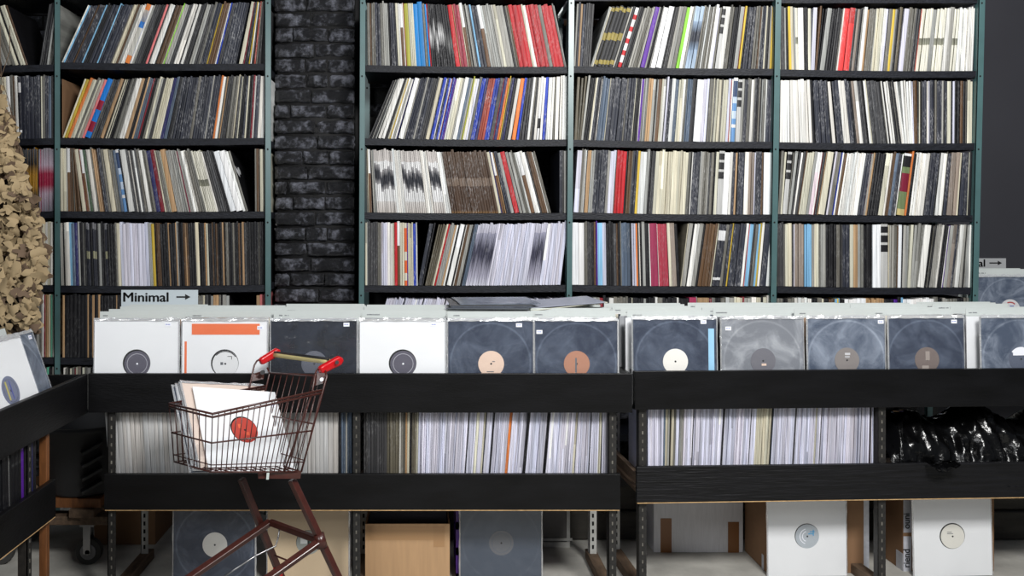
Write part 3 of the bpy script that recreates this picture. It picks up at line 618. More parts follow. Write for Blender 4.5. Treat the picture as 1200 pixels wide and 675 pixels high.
rackA = rack('bin_rack', MA, 'long black record bin rack facing the aisle, with the shopping cart in front', 'record rack', (XX(103, YA), XX(741, YA)), (XX(122, YA), XX(727, YA)),
             [XX(124.5, YA)+.012, XX(417, YA), XX(719, YA)])
PHI = .045
def YBf(X): return 3.20+(X-.775)*PHI
XB0 = XX(744, 3.2)
MB_ = Matrix.Translation((XB0, 3.20, 0)) @ Matrix.Rotation(math.atan(PHI), 4, 'Z')
def lxB(px, off=0):
    X = XX(px, 3.2+off)
    for _ in range(5): X = XX(px, YBf(X)+off)
    return (X-XB0)/math.cos(math.atan(PHI))
rackB = rack('bin_rack', MB_, 'black record bin rack whose lower board shows wavy wood grain, past the gap', 'record rack', (0, 1.9), (lxB(745)+.004, 1.9), [lxB(753)+.006, lxB(1037)], loz=(.352, .488), mlo=BLACKGRAIN)
MC = Matrix(((0, -1, 0, -1.233), (1, 0, 0, 3.13), (0, 0, 1, 0), (0, 0, 0, 1)))   # local x -> +Y world, local y -> -X world
rackC = rack('bin_rack', MC, 'black record bin rack turned at a right angle below the camouflage net', 'record rack', (-1.7, .0195), (-1.7, -.252), [-1.0, -.40], loz=(.41, .538), foot=True)
mb = MB(); mb.box((-.278, .02, .0), (-.254, .045, .69), WOODORANGE); o = mb.build('wood_leg', rackC, bevel=.002); o['label'] = 'orange varnished wooden leg'
mb = MB(); mb.box((-.295, -.04, .0), (-.235, .5, .045), WOODBROWN); o = mb.build('wood_foot', rackC, bevel=.004); o['label'] = 'orange wooden foot rail'

# ---------------------------------------------------------------- covers
def solid(rgb, rough=.45): return mat('print_%d_%d_%d' % rgb, rgb, rough, var=.03)
def cover(name, M, label, cat, group, style, w=.314, h=.314, lab=None, bag=True, sticker=(.12, .13), extra=None, t=.0035, hole=.051, opn=True):
    """a record in its sleeve; local origin at the middle of the front, x right, z up, front at y=0"""
    root = empty(name, (0, 0, 0), label, cat, group, M=M)
    mb = MB()
    if hole: mb.panel_hole(w, h, hole, 0, t, style)
    else: mb.box((-w/2, 0, -h/2), (w/2, t, h/2), style)
    s = mb.build('sleeve', root, bevel=0)
    if hole or lab:
        mb = MB(); mb.disc((0, 0), .150 if not hole else .1505, t*.35 if hole else -.0001, t*.7, BLACKVINYL) if hole else None
        if hole: mb.build('disc', root)
        mb = MB(); cx = .002; y = t*.35-.0006 if hole else -.0012
        mb.disc((cx, -.002), .0475 if hole else .0475, y, y+.0012, lab['m'])
        mb.disc((cx, -.002), .0036, y-.0003, y+.001, lab.get('dot', INK), 14)
        if lab.get('ring'): mb.ring((cx, -.002), .036, .0375, y-.0002, y+.001, lab['ring'])
        mb.build('center_label', root)
        for k, (kind, a, b, c, d, m) in enumerate(lab.get('marks', ())):
            mb = MB()
            if kind == 'bar': mb.box((a, y-.0005, b), (c, y+.0002, d), m)
            elif kind == 'arc': mb.ring((cx, -.002), a, b, y-.0004, y+.0002, m, 20, c, d)
            mb.build('label_print', root)
    if extra:
        mb = MB()
        for (a, b, c, d, m) in extra: mb.box((a, -.0008, b), (c, .0004, d), m)
        mb.build('cover_print', root)
    if sticker:
        mb = MB(); sx, sz = sticker; mb.box((sx-.011, -.0014, sz-.007), (sx+.011, -.0002, sz+.007), STICKER)
        mb.box((sx-.008, -.0017, sz-.001), (sx-.002, -.0013, sz+.002), BLUEINK); mb.box((sx, -.0017, sz-.001), (sx+.007, -.0013, sz+.002), BLUEINK)
        mb.build('price_sticker', root)
    if bag:
        mb = MB(); a, b = w/2+.003, h/2+.002; n = 9; vs = []; fs = []
        rnd = random.Random(sum(map(ord, label)))
        for i in range(n+1):
            x = -a+2*a*i/n; zt = b+.006+rnd.uniform(-.003, .004)
            vs += [(x, -.0028, -b), (x, -.003, b-.003), (x, t*.5+rnd.uniform(-.003, .003), zt), (x, t+.0016, b-.003), (x, t+.0016, -b)]
        for i in range(n):
            q = i*5
            for k in range(4): fs.append((q+k, q+5+k, q+6+k, q+1+k))
        fs += [(0, 1, 2, 3, 4), tuple(n*5+k for k in (4, 3, 2, 1, 0))]
        mb.add(vs, fs, CLEAR)
        vs = []; fs = []; n = 14
        for i in range(n+1):
            x = -a+2*a*i/n; q = rnd.uniform(-.0025, .003)
            for (y, z) in ((-.0035, b-.004+rnd.uniform(-.002, .001)), (-.002+q, b+.002), (.001+q, b+.007+rnd.uniform(-.002, .003)), (.0016+q, b+.001)): vs.append((x, y, z))
        for i in range(n):
            for k in range(4): fs.append((i*4+k, i*4+4+k, i*4+4+(k+1) % 4, i*4+(k+1) % 4))
        mb.add(vs, fs, SEAM)
        for sx in (-1, 1):
            vs = []; fs = []
            for i in range(n+1):
                z = -b+2*b*i/n; q = rnd.uniform(-.001, .001)
                for (x, y) in ((w/2-.001, -.0032), (a+.0015+q, 0), (w/2, .002+q)): vs.append((sx*x, y, z))
            for i in range(n):
                for k in range(3): fs.append((i*3+k, i*3+3+k, i*3+3+(k+1) % 3, i*3+(k+1) % 3))
            mb.add(vs, fs, SEAM)
        mb.build('plastic_bag', root)
    return root
def lab(m, **k): d = dict(m=m); d.update(k); return d
L_DARK = lab(solid((84, 82, 96)), ring=solid((190, 190, 200)), dot=STICKER)
L_WHITE = lab(solid((232, 230, 224)))
L_PAPER = lab(solid((226, 228, 230)), marks=[('arc', .044, .047, .6, 2.4, INK), ('bar', .010, .024, .026, .026, INK), ('bar', .024, .014, .026, .026, INK), ('bar', -.016, -.006, -.006, .004, FADEINK)])
L_PEACH = lab(solid((222, 196, 178)), marks=[('bar', -.014, -.032, .012, -.029, FADEINK), ('bar', .006, .005, .016, .008, FADEINK)])
L_ORANGE = lab(solid((172, 122, 98)), marks=[('bar', -.004, -.034, .002, .02, FADEINK)])
L_GREY = lab(solid((128, 122, 120)), marks=[('bar', -.006, .018, .014, .026, solid((196, 196, 200))), ('bar', -.006, .008, .012, .014, solid((180, 180, 184)))])
L_BROWNG = lab(solid((112, 100, 96)), marks=[('bar', -.004, -.004, .012, .03, solid((150, 140, 134))), ('bar', -.018, -.036, .008, -.024, solid((156, 146, 140)))])
L_FADED = lab(solid((104, 104, 112)), marks=[('bar', -.004, -.02, .014, -.012, L_PEACH['m'])])
L_HALF = lab(solid((84, 92, 110)), marks=[('bar', -.03, .012, .02, .030, STICKER), ('arc', .026, .046, .9, 2.5, STICKER)])

def upright(X, Y, zbot, yaw=0, lean=0, h=.314, roll=0):
    R = Matrix.Rotation(yaw, 4, 'Z') @ Matrix.Rotation(-lean, 4, 'X') @ Matrix.Rotation(roll, 4, 'Y')
    return Matrix.Translation((X, Y, zbot)) @ R @ Matrix.Translation((0, 0, h/2))
BINS = [  # section, left px, right px, sleeve material, hole, label dict, extra print, short name, sticker, width
 ('A', 110, 209, WHITECARD, .051, L_DARK, None, 'white sleeve with a round dark label', (.115, .142)),
 ('A', 213, 313, WHITECARD, .051, L_PAPER, [(-.122, .105, .128, .145, solid((232, 112, 62))), (-.148, -.15, -.140, .08, solid((232, 112, 62)))], 'white sleeve with an orange bar', (.13, .13)),
 ('A', 317, 418, GLOSSK, 0, lab(solid((88, 92, 104))), None, 'glossy black sleeve', (.12, .142)),
 ('A', 421.5, 522, WHITECARD, .051, L_DARK, None, 'blank white sleeve showing a ringed dark label', (.115, .142)),
 ('A', 525, 625, SCUFF, 0, L_PEACH, None, 'scuffed slate sleeve with a peach label', (.105, .14)),
 ('A', 627, 724, SCUFF, 0, L_ORANGE, None, 'slate sleeve with a copper label', (-.135, .115)),
 ('B', 741, 843, SCUFF, 0, L_WHITE, [(.128, -.157, .150, .12, solid((150, 200, 232)))], 'dark blue sleeve with a plain white label', (.11, .145)),
 ('B', 846, 944, SCUFFG, 0, L_FADED, None, 'cloudy grey sleeve', (-.13, .12)),
 ('B', 947, 1040, SCUFFL, 0, L_GREY, None, 'hazy slate sleeve with a grey label', (.135, .142)),
 ('B', 1042, 1133, SCUFF, 0, L_BROWNG, None, 'navy sleeve with a brown-grey label', (.11, .142)),
 ('B', 1150, 1246, SCUFFL, 0, L_HALF, None, 'pale slate sleeve with a half-white label', None)]
def divider(M, label, group, rnd, inkx=None):
    root = empty('divider_card', (0, 0, 0), label, 'divider', group, M=M)
    mb = MB(); w, h = .322, .338; mb.box((-w/2, 0, -h/2), (w/2, .0016, h/2), DIVIDER); mb.build('card', root)
    mb = MB(); x = -w/2+.012+(inkx or 0); n = rnd.randint(6, 12)
    for k in range(n):
        if rnd.random() < .12: x += .004; continue
        a = rnd.uniform(.002, .0035); mb.box((x, -.0005, h/2-.018), (x+a, .0002, h/2-.0135-rnd.uniform(0, .001)), FADEINK); x += a+.0012
    mb.build('lettering', root)
PLAINS = [('white', WHITECARD), ('clear-edged grey', mat('grey_card', (150, 152, 156), .5)), ('black', mat('black_card', (30, 31, 36), .45)), ('cream', mat('cream_card', (214, 208, 190), .5)),
          ('white', WHITECARD), ('slate', mat('slate_card', (80, 90, 106), .45)), ('white', WHITECARD), ('kraft brown', mat('kraft_card', (150, 112, 78), .6))]
SHORT = {'white sleeve with a round dark label': 'white sleeve below the Minimal sign', 'white sleeve with an orange bar': 'orange-barred sleeve', 'glossy black sleeve': 'glossy black sleeve', 'blank white sleeve showing a ringed dark label': 'blank white sleeve', 'scuffed slate sleeve with a peach label': 'peach-labelled sleeve', 'slate sleeve with a copper label': 'copper-labelled sleeve', 'dark blue sleeve with a plain white label': 'white-labelled navy sleeve', 'cloudy grey sleeve': 'cloudy grey sleeve', 'hazy slate sleeve with a grey label': 'hazy grey-labelled sleeve', 'navy sleeve with a brown-grey label': 'brown-labelled navy sleeve', 'pale slate sleeve with a half-white label': 'half-white-labelled sleeve'}
for bi, (sec, a, b, sm, hole, lb, ex, nm, st) in enumerate(BINS):
    rnd = random.Random(500+bi); ang = math.atan(PHI) if sec == 'B' else 0
    def place(px, off, dz=0, lean=.03, yaw=0, h=.314, roll=0):
        if sec == 'A': X, Y = XX(px, YA+.028), YA+off; 
        else:
            lx = lxB(px, .025); v = MB_ @ Vector((lx, off, 0)); X, Y = v.x, v.y
        return upright(X, Y, .716+dz, ang+yaw, lean, h, roll)
    w = (b-a)*(3.18 if sec == 'A' else YBf(XX(b, 3.2))+.02)/F
    ctr = (a+b)/2; gname = 'bin of the '+SHORT[nm]
    z0 = .002
    cover('bin_record', place(ctr, .028, z0), 'frontmost record of its bin, a %s' % nm, 'record', 'front records in the bins', sm, w=min(.318, w), lab=lb, extra=ex, hole=hole, sticker=st)
    n = 13; k = 0; nd = 0; nr = {}
    slots = [0, 0, 1, 0, 0, 1, 0, 0, 1, 0, 0, 0, 1] if bi % 2 else [0, 1, 0, 0, 1, 0, 0, 0, 1, 0, 0, 1, 1]
    for i, s_ in enumerate(slots):
        off = .040+(i+1)*.0275+rnd.uniform(-.003, .003)
        j = rnd.uniform(-5, 4)
        if bi == 6: j -= 5
        if bi == 8: j -= 6
        if bi == 10: j -= 8
        if s_:
            nd += 1
            divider(place(ctr+j*.5+1, off, .003+rnd.uniform(-.002, .005), .02, rnd.uniform(-.01, .01), .338), '%s divider card from the front, %s' % (nth(nd), gname), 'divider cards in the '+gname, rnd, rnd.choice([0, 0, .01, .22 if bi > 8 else .005]))
        else:
            cn, pm = rnd.choice(PLAINS); nr[cn] = nr.get(cn, 0)+1
            root = empty('bin_record', (0, 0, 0), '%s %s record from the front, %s' % (nth(nr[cn]), cn, gname), 'record', 'records filed in the '+gname, M=place(ctr+j, off, .002+rnd.uniform(-.003, .004), .025, rnd.uniform(-.012, .012)))
            mb = MB(); mb.box((-.157, 0, -.157), (.157, .0035, .157), pm); mb.build('sleeve', root)
            if rnd.random() < .8:
                mb = MB(); mb.box((-.160, -.0012, -.158), (.160, -.0008, .163), CLEAR); mb.box((-.160, .0043, -.158), (.160, .0047, .163), CLEAR); mb.build('plastic_bag', root)

# section signs
def sign(M, w, h, body, size, label, tx, ax, m, sl=.22):
    root = empty('section_sign', (0, 0, 0), label, 'sign', M=M)
    mb = MB(); mb.box((-w/2, 0, -h/2), (w/2, .003, h/2), m); mb.build('plate', root, bevel=.0008)
    mb = MB(); mb.box((-w/2+.01, .003, -h/2-sl), (-w/2+.03, .006, h/2-.01), DIVIDER); mb.box((w/2-.03, .003, -h/2-sl), (w/2-.01, .006, h/2-.01), DIVIDER); mb.build('stay', root)
    if body: text(body, 'lettering', INK, root, (tx, -.0008, -size*.36+h*.11), (math.pi/2, 0, 0), size, .0006, bold=size*.024, sx=1.12)
    mb = MB(); x0, x1 = ax; k = size*.5
    vs = []; zc_ = h*.10; prof = [(x0, -.003), (x1-k*.8, -.003), (x1-k*.8, -k*.42), (x1, 0), (x1-k*.8, k*.42), (x1-k*.8, .003), (x0, .003)]
    for y in (-.0014, 0): vs += [(x, y, z+zc_) for x, z in prof]
    n = len(prof); mb.add(vs, [tuple(range(n)), tuple(range(n, 2*n))[::-1]]+[(i, n+i, n+(i+1) % n, (i+1) % n) for i in range(n)], INK); mb.build('arrow', root)
SY = 3.575
c = P(187, 350, SY)
sign(Matrix.Translation(c), 90*SY/F, .072, 'Minimal', .055, 'grey Minimal sign with a black arrow behind the first bin by the net', -.153, (.070, .128), mat('sign_grey', (190, 200, 206), .5))
SY = 4.62
c = P(1162, 309.5, SY)
sign(Matrix.Translation(c), .155, .062, 'al', .055, 'small grey arrow sign ending in al, beside the charcoal wall', -.072, (-.012, .055), mat('sign_grey2', (168, 170, 172), .5), .345)

# flat sleeves on top of the bins
for i in range(4):
    Y = 3.42+.01*i; z = 1.062+i*.0052
    root = empty('loose_record', (XX(572+i*3-(i == 2)*6, Y), Y+.02, z), 'slate sleeve lying flat on the divider cards, %s from the bottom of four' % nth(i+1), 'record', 'sleeves lying flat on the bins', rz=.05*(i-1.5))
    mb = MB(); mb.box((-.157, -.13, 0), (.157, .184, .0035), [solid((70, 76, 88)), SCUFF, solid((50, 54, 62)), SCUFFL][i]); mb.build('sleeve', root)
    mb = MB(); mb.box((-.16, -.135, -.0005), (.16, -.131, .0042), CLEAR); mb.box((-.16, -.135, .0037), (.163, .188, .0042), CLEAR); mb.build('plastic_bag', root)
for i in range(2):
    root = empty('loose_record', (XX(655, 3.5), 3.52, 1.065+i*.005), ['pale zine sleeve drooping off the flat dark sleeves', 'pale sleeve on top of the drooping zine sleeve'][i], 'record', None)
    root.rotation_euler = (0, -.09+.02*i, .15-.1*i)
    mb = MB(); mb.box((-.155, -.15, 0), (.155, .16, .003), [solid((200, 200, 184)), solid((150, 154, 168))][i]); mb.build('sleeve', root)

# raised bin beyond the shelving's end
Mr = Matrix.Translation((XX(1142, 4.2)+.005, 4.2, 0))
t = empty('raised_bin', (0, 0, 0), 'raised black record bin past the shelving end, against the charcoal wall', 'record rack', M=Mr)
mb = MB(); mb.box((0, 0, .72), (.9, .018, .86), BLACKWOOD); mb.build('front_board', t)
mb = MB(); mb.box((0, .018, .80), (.9, .45, .815), BLACKWOOD); mb.build('bin_floor', t)
for x in (.03, .87):
    for y in (.03, .42): mb = MB(); mb.box((x-.02, y-.02, 0), (x+.02, y+.02, .80), BLKMETAL); mb.build('leg', t)
Yr = 4.23
cover('bin_record', upright(XX(1184, Yr)+.0, Yr, .817+.005, 0, .03), 'scuffed slate record standing in the raised bin by the charcoal wall', 'record', None, SCUFFL, lab=lab(solid((206, 206, 208)), marks=[('arc', .03, .036, .8, 2.0, solid((170, 60, 60))), ('bar', 0, .01, .02, .014, solid((60, 90, 170)))]), hole=0, sticker=None)
rnd = random.Random(5)
cover('bin_record', upright(XX(1267, Yr), Yr, .822, 0, .03), 'second slate record in the raised bin, further along', 'record', None, SCUFF, lab=L_WHITE, hole=0, sticker=None)
for i in range(3): divider(upright(XX(1182, 4.3)+.012*i, 4.30+.09*i, .817+.01, 0, .02, .338), '%s pale divider card behind the record in the raised bin' % nth(i+1), 'divider cards in the raised bin', rnd)

# ---------------------------------------------------------------- angled bin contents (face the side aisle)
def angled(Yc, X, zc, lean, yaw=0, roll=0): # local front (-y) turned to face +X
    R = Matrix.Rotation(math.pi/2+yaw, 4, 'Z') @ Matrix.Rotation(-lean, 4, 'X') @ Matrix.Rotation(roll, 4, 'Y')
    return Matrix.Translation((X, Yc, zc)) @ R @ Matrix.Translation((0, 0, .157))
cover('bin_record', angled(2.845, -1.268, .716, .33), 'hazy slate record in the angled bin, behind the white one with a blue-yellow label', 'record', None, SCUFFL, hole=0, lab=lab(solid((70, 80, 130))), sticker=(.13, .14))
cover('bin_record', angled(2.705, -1.252, .716, .33, -.03), 'white record with a blue-yellow label and grey crest in the angled bin', 'record', None, WHITECARD, hole=0,
      lab=lab(solid((104, 112, 140)), marks=[('bar', -.02, -.03, -.012, .03, solid((190, 180, 90))), ('bar', .004, -.03, .010, .03, solid((60, 70, 150)))], ring=solid((60, 62, 80))),
      extra=[(-.156, .03, -.10, .156, solid((110, 114, 126))), (-.156, -.01, -.085, .08, solid((110, 114, 126))), (-.156, -.156, -.03, -.135, solid((90, 94, 104)))], sticker=None)
cover('bin_record', angled(2.42, -1.250, .716, .30, .02), 'plain white record nearest the camera in the angled bin', 'record', None, WHITECARD, hole=.051, lab=L_DARK)
rnd = random.Random(77)
for i in range(4): divider(angled(2.70-.03*i, -1.295-.035*i, .718, .30, 0) @ Matrix.Translation((0, 0, .012)), '%s pale divider card in the angled bin, counting from its front' % nth(i+1), 'divider cards in the angled bin', rnd)
for i in range(5):
    root = empty('bin_record', (0, 0, 0), '%s record filed behind the cards of the angled bin' % nth(i+1), 'record', 'records filed in the angled bin', M=angled(2.66-.02*i, -1.31-.034*i, .717, .29))
    mb = MB(); mb.box((-.157, 0, -.157), (.157, .0035, .157), PLAINS[(i*3) % 8][1]); mb.build('sleeve', root)

# ---------------------------------------------------------------- sleeves in the lower racks
def lower(tokens, x0, x1, keys, Yf, zs, name_place, seed, M=None, pxf=None):
    global ALL
    ALL = []; layout(tokens, x0, x1, keys, 'lower', seed, Hpx=98)
    cnt = {}
    for r in ALL:
        cnt[r['code']] = cnt.get(r['code'], 0)+1; r['n'] = cnt[r['code']]
    for r in ALL:
        rnd = random.Random(int(r['seed']*1e9)); th = r['th']
        X0 = XX(r['x'], 3.2); Yx = Yf(X0); X0 = XX(r['x'], Yx); w = max(.0014, r['t']*Yx/F)
        R = Matrix.Rotation(th, 4, 'Y'); y = Yx+rnd.uniform(-.004, .006); z = zs+rnd.uniform(0, .001)
        Mx = (Matrix.Translation((X0+r['w']*Yx/F, y, z)) @ R @ Matrix.Translation((-w, 0, 0))) if th > 0 else Matrix.Translation((X0, y, z)) @ R
        mb = MB(); record_shape(mb, w, .312+rnd.uniform(-.006, .004), .312, r['code'], rnd, amp=.12)
        o = mb.build('record_sleeve', colattr=True); o.matrix_world = Mx
        cn = CNAME[r['code']]
        tag(o, ('only %s sleeve in the %s' % (cn, name_place)) if cnt[r['code']] == 1 else '%s %s sleeve counting from the left, %s' % (nth(r['n']), cn, name_place), 'record sleeve', 'sleeves in the '+name_place)
lower('h270/50 k3 e5/2 g2 e5/2', 129, 412, [(129, -7), (220, -5), (300, -2), (412, 0)], lambda X: 3.205, .388, 'lower rack behind the cart', 31)
lower('d26/9 o14/5 w1.5 m5/2 t2 c3 k2 o5/2 c2 l52/24 k1 l8/3 c3 l5 c2 n1 l7/2 k1.5 l16/8 O3 l17/8 k3 l20/8 k3/2 l30/12 c3 l16/7 k1 l10/4 c3/2 k1 l10/4', 426, 714, [(426, 0), (480, 1), (530, 6), (600, 9), (660, 8), (700, 3), (714, 1)], lambda X: 3.205, .388, 'lower rack under the slate sleeves', 32)
lower('l18/7 e2 c3 g2 k1.5 c3 m3 l4 g5/2 l10/5 k1.5 l34/15 k1.5 l32/13 k1 l6/2 c18/7 k1.5 e1 l26/11 d2 l24/10 c2 l4/2 k1 l28/11 d1 l20/8 k1.5 l10/4 R1 k1.5 l12/5', 759, 1031, [(759, 0), (790, 3), (850, 6), (930, 6), (1000, 4), (1031, 1)], lambda X: YBf(X)+.055, .398, 'lower rack beside the black bag', 33)
# angled rack: spines face the side aisle
ALL = []; layout('k4 u3 v7/3 k5/2 u3 k3 w1.2 k6/2 R2 v3 k8/3 w1.5 k9/3 p3 k4 v4/2 k4/2', 0, 70, [(0, -8), (70, 0)], 'side', 41)
cnt = {}
for r in ALL: cnt[r['code']] = cnt.get(r['code'], 0)+1; r['n'] = cnt[r['code']]
for r in ALL:
    rnd = random.Random(int(r['seed']*1e9)); Yc = 2.30+r['x']/70*.50; w = max(.002, r['t']/70*.50)
    Mx = Matrix.Translation((-1.262+rnd.uniform(-.004, .003), Yc, .457)) @ Matrix.Rotation(math.pi/2, 4, 'Z') @ Matrix.Rotation(r['th']*.9, 4, 'Y')
    mb = MB(); record_shape(mb, w, .312, .312, r['code'], rnd); o = mb.build('record_sleeve', colattr=True); o.matrix_world = Mx
    tag(o, '%s %s sleeve counting from the left, lower rack under the net' % (nth(r['n']), CNAME[r['code']]), 'record sleeve', 'sleeves in the lower rack under the net')

# ---------------------------------------------------------------- things on the floor under the racks
cover('display_record', upright(XX(251, 3.32), 3.32, .001, 0, .02), 'scuffed slate record with white label standing on the floor behind the cart legs', 'record', None, SCUFF, hole=0, lab=L_WHITE, sticker=(.03, .148))
cover('display_record', upright(XX(361, 3.34), 3.34, .001, 0, .02), 'beige sleeve with mirror-like centre label, floor behind the cart', 'record', None, mat('beige_card', (206, 184, 152), .6), hole=.047, sticker=None,
      lab=lab(solid((150, 156, 152)), marks=[('bar', -.03, -.005, -.004, .036, solid((220, 224, 224))), ('bar', .004, -.03, .02, .02, solid((70, 110, 100))), ('bar', -.002, -.04, .006, .03, INK)]))
cover('display_record', upright(XX(587, 3.34), 3.34, .001, 0, .02), 'dark slate record in a clear bag on the floor before the purple crate', 'record', None, scuffed('dull_slate_sleeve', (62, 72, 88), (92, 100, 114), .7, .3), hole=0, lab=lab(solid((98, 100, 106)), ring=solid((76, 84, 98))), sticker=None)
cover('display_record', upright(XX(946, 3.41), 3.41, .001, .03, .02), 'white record with light blue print on its label, standing on the floor', 'record', None, WHITECARD, hole=.049, sticker=None,
      lab=lab(solid((176, 184, 192)), marks=[('arc', .018, .021, 1.8, 4.4, STICKER), ('arc', .028, .031, 1.8, 4.4, STICKER), ('bar', .006, .006, .026, .010, solid((70, 160, 210))), ('bar', .012, .014, .032, .018, solid((70, 160, 210))), ('bar', .024, .0, .028, .024, solid((70, 160, 210)))]))
cover('display_record', upright(XX(1117, 3.41), 3.41, .001, .03, .02, roll=-.01), 'white record with plain cream label in a loose bag, floor past the second carton', 'record', None, WHITECARD, hole=.051, sticker=(-.0, .15), lab=lab(solid((226, 224, 216)), marks=[('bar', -.02, .008, .004, .010, FADEINK), ('bar', -.02, .014, -.002, .016, FADEINK)]))
def carton(name, a, b, m, label, flaps=True, extra=None, ink=None, hollow=False):
    c = ((a[0]+b[0])/2, (a[1]+b[1])/2, a[2]); t = empty(name, c, label, 'box')
    a = tuple(a[i]-c[i] for i in range(3)); b = tuple(b[i]-c[i] for i in range(3))
    mb = MB()
    if hollow:
        k = .005; mb.box(a, (b[0], a[1]+k, b[2]), m); mb.box((a[0], b[1]-k, a[2]), b, m); mb.box((a[0], a[1]+k, a[2]), (a[0]+k, b[1]-k, b[2]), m); mb.box((b[0]-k, a[1]+k, a[2]), (b[0], b[1]-k, b[2]), m); mb.box((a[0]+k, a[1]+k, a[2]), (b[0]-k, b[1]-k, a[2]+k), m); mb.build('carton_body', t)
        mb = MB(); mb.box((a[0]+.01, a[1]+.01, a[2]+.01), (b[0]-.01, b[1]-.01, b[2]-.012), BLKPLASTIC); mb.build('dark_inside_fill', t)  # black block stands in for the darkness inside the open box
    else: mb.box(a, b, m); mb.build('carton_body', t, bevel=.003)
    if flaps and not hollow:
        mb = MB(); y = 0; mb.box((a[0]-.001, a[1]-.001, b[2]), (b[0]+.001, -.001, b[2]+.003), m); mb.box((a[0]-.001, .001, b[2]), (b[0]+.001, b[1]+.001, b[2]+.003), m); mb.build('flap', t)
    for (n, p, q, mm) in (extra or ()):
        mb = MB(); mb.box(tuple(p[i]-c[i] for i in range(3)), tuple(q[i]-c[i] for i in range(3)), mm); mb.build(n, t)
    return t
Y = 3.30; carton('cardboard_box', (XX(428, Y), Y, 0), (XX(527, Y), Y+.33, ZZ(614, Y)), CARD, 'plain tan cardboard box standing under the bin rack beside the purple crate', hollow=True, extra=[('tape', (XX(429, Y), Y-.0006, ZZ(633, Y)), (XX(508, Y), Y, ZZ(617, Y)), mat('tan_tape', (176, 138, 98), .4)), ('tape', (XX(508, Y), Y-.0008, ZZ(641, Y)), (XX(521, Y), Y, ZZ(617, Y)), mat('tan_tape2', (172, 134, 95), .4))])
Y = 3.66; carton('white_carton', (XX(766, Y), Y, 0), (XX(871, Y), Y+.35, .30), WHITEBOX, 'white carton sealed with two strips of brown tape at the back', extra=[('tape', (XX(774, Y), Y-.001, 0), (XX(787, Y), Y, .145), TAPE), ('tape', (XX(853, Y), Y-.001, 0), (XX(866, Y), Y, .13), TAPE)])
STRIP = mat('printed_white_tape', (186, 188, 196), .45, var=.12, vscale=40)
Y = 3.44; t = carton('printed_carton', (1.352, Y, .0), (XX(1018, Y), Y+.24, .33), CARDD, 'brown carton with blue-white printed tape behind the floor record with blue print', extra=[('tape', (XX(1012, Y), Y-.001, .0), (XX(1018, Y)+.0008, Y+.0, .33), STRIP), ('tape', (1.351, Y+.03, 0), (1.352, Y+.05, .06), STRIP)])
Y = 3.46; t2 = carton('printed_carton', (1.905, Y, 0), (2.27, Y+.17, .33), CARDD, 'brown carton with black-lettered white tape beside the slotted post', extra=[('tape', (1.906, Y-.001, .0), (1.938, Y, .14), STRIP), ('tape', (1.906, Y-.001, .155), (1.938, Y, .33), STRIP), ('tape', (1.904, Y+.0, .0), (1.905, Y+.05, .07), STRIP)])
c = t2.location
for body, z in (('riend', .015), ('ouni', .17)):
    text(body, 'lettering', INK, t2, (1.930-c.x, Y-.0018-c.y, z), (math.pi/2, -math.pi/2, 0), .036, .0003, bold=.0006)
Y = 3.75; carton('cardboard_box', (XX(106, Y), Y, 0), (XX(182, Y), Y+.3, .26), CARDD, 'brown cardboard box on the floor behind the caster wheel')
carton('cardboard_box', (-1.75, 2.50, 0), (-1.30, 2.62, .20), CARDD, 'brown cardboard box under the angled rack')
carton('cardboard_box', (-1.75, 2.30, 0), (-1.28, 2.48, .19), CARD, 'tan cardboard box under the angled rack, nearest the camera')
# purple crate
cx0, cx1, cy0, cy1 = XX(534.5, 3.36), XX(634, 3.36), 3.365, 3.66
t = empty('plastic_crate', ((cx0+cx1)/2, (cy0+cy1)/2, 0), 'purple slatted plastic crate behind the dark bagged floor record', 'crate')
mb = MB(); o_ = Vector(t.location)
for z0, z1 in ((0, .03), (.10, .13), (.20, .23), (.29, .315)):
    for a, b in (((cx0, cy0, z0), (cx1, cy0+.006, z1)), ((cx0, cy1-.006, z0), (cx1, cy1, z1)), ((cx0, cy0, z0), (cx0+.006, cy1, z1)), ((cx1-.006, cy0, z0), (cx1, cy1, z1))): mb.box(Vector(a)-o_, Vector(b)-o_, PURPLE)
mb.build('crate_slats', t)
mb = MB()
for x in (cx0, cx1-.018):
    for y in (cy0, cy1-.018): mb = MB(); mb.box(Vector((x, y, 0))-o_, Vector((x+.018, y+.018, .32))-o_, PURPLE); mb.build('corner_post', t)
mb = MB(); mb.box(Vector((cx0, cy0, 0))-o_, Vector((cx1, cy1, .006))-o_, PURPLE); mb.build('crate_floor', t)
# framed panel on the floor
Y = 3.72; a, b = XX(560, Y), XX(668, Y)
t = empty('framed_panel', ((a+b)/2, Y, .0), 'grey metal-framed panel standing on edge behind the dark bagged record', 'panel')
mb = MB(); mb.box((-(b-a)/2+.01, .004, .02), ((b-a)/2-.01, .010, .36), mat('panel_grey', (104, 102, 100), .6)); mb.build('panel_sheet', t)
mb = MB(); h = (b-a)/2
mb.box((-h, 0, 0), (h, .02, .022), GREYMETAL); mb.box((-h, 0, .345), (h, .02, .367), GREYMETAL); mb.box((-h, 0, .022), (-h+.014, .02, .345), GREYMETAL); mb.box((h-.014, 0, .022), (h, .02, .345), GREYMETAL); mb.box((-h, -.006, .03), (h+.01, 0, .04), GREYMETAL); mb.build('panel_frame', t)
# low timbers along the back
TIMB = mat('grey_timber', (66, 63, 58), .85, var=.3, vscale=4, bump=.4, stretch=(1, 6, 6))
for k, (z0, z1, y) in enumerate(((.004, .125, 3.80), (.130, .235, 3.82))):
    mb = MB(); mb.box((-.2, y, z0), (2.9, y+.16, z1), TIMB); tag(mb.build('timber_beam', loc=(1, y, z0), bevel=.006), ['lower grey timber beam lying along the floor behind the racks', 'upper grey timber beam stacked behind the racks'][k], 'beam', None)

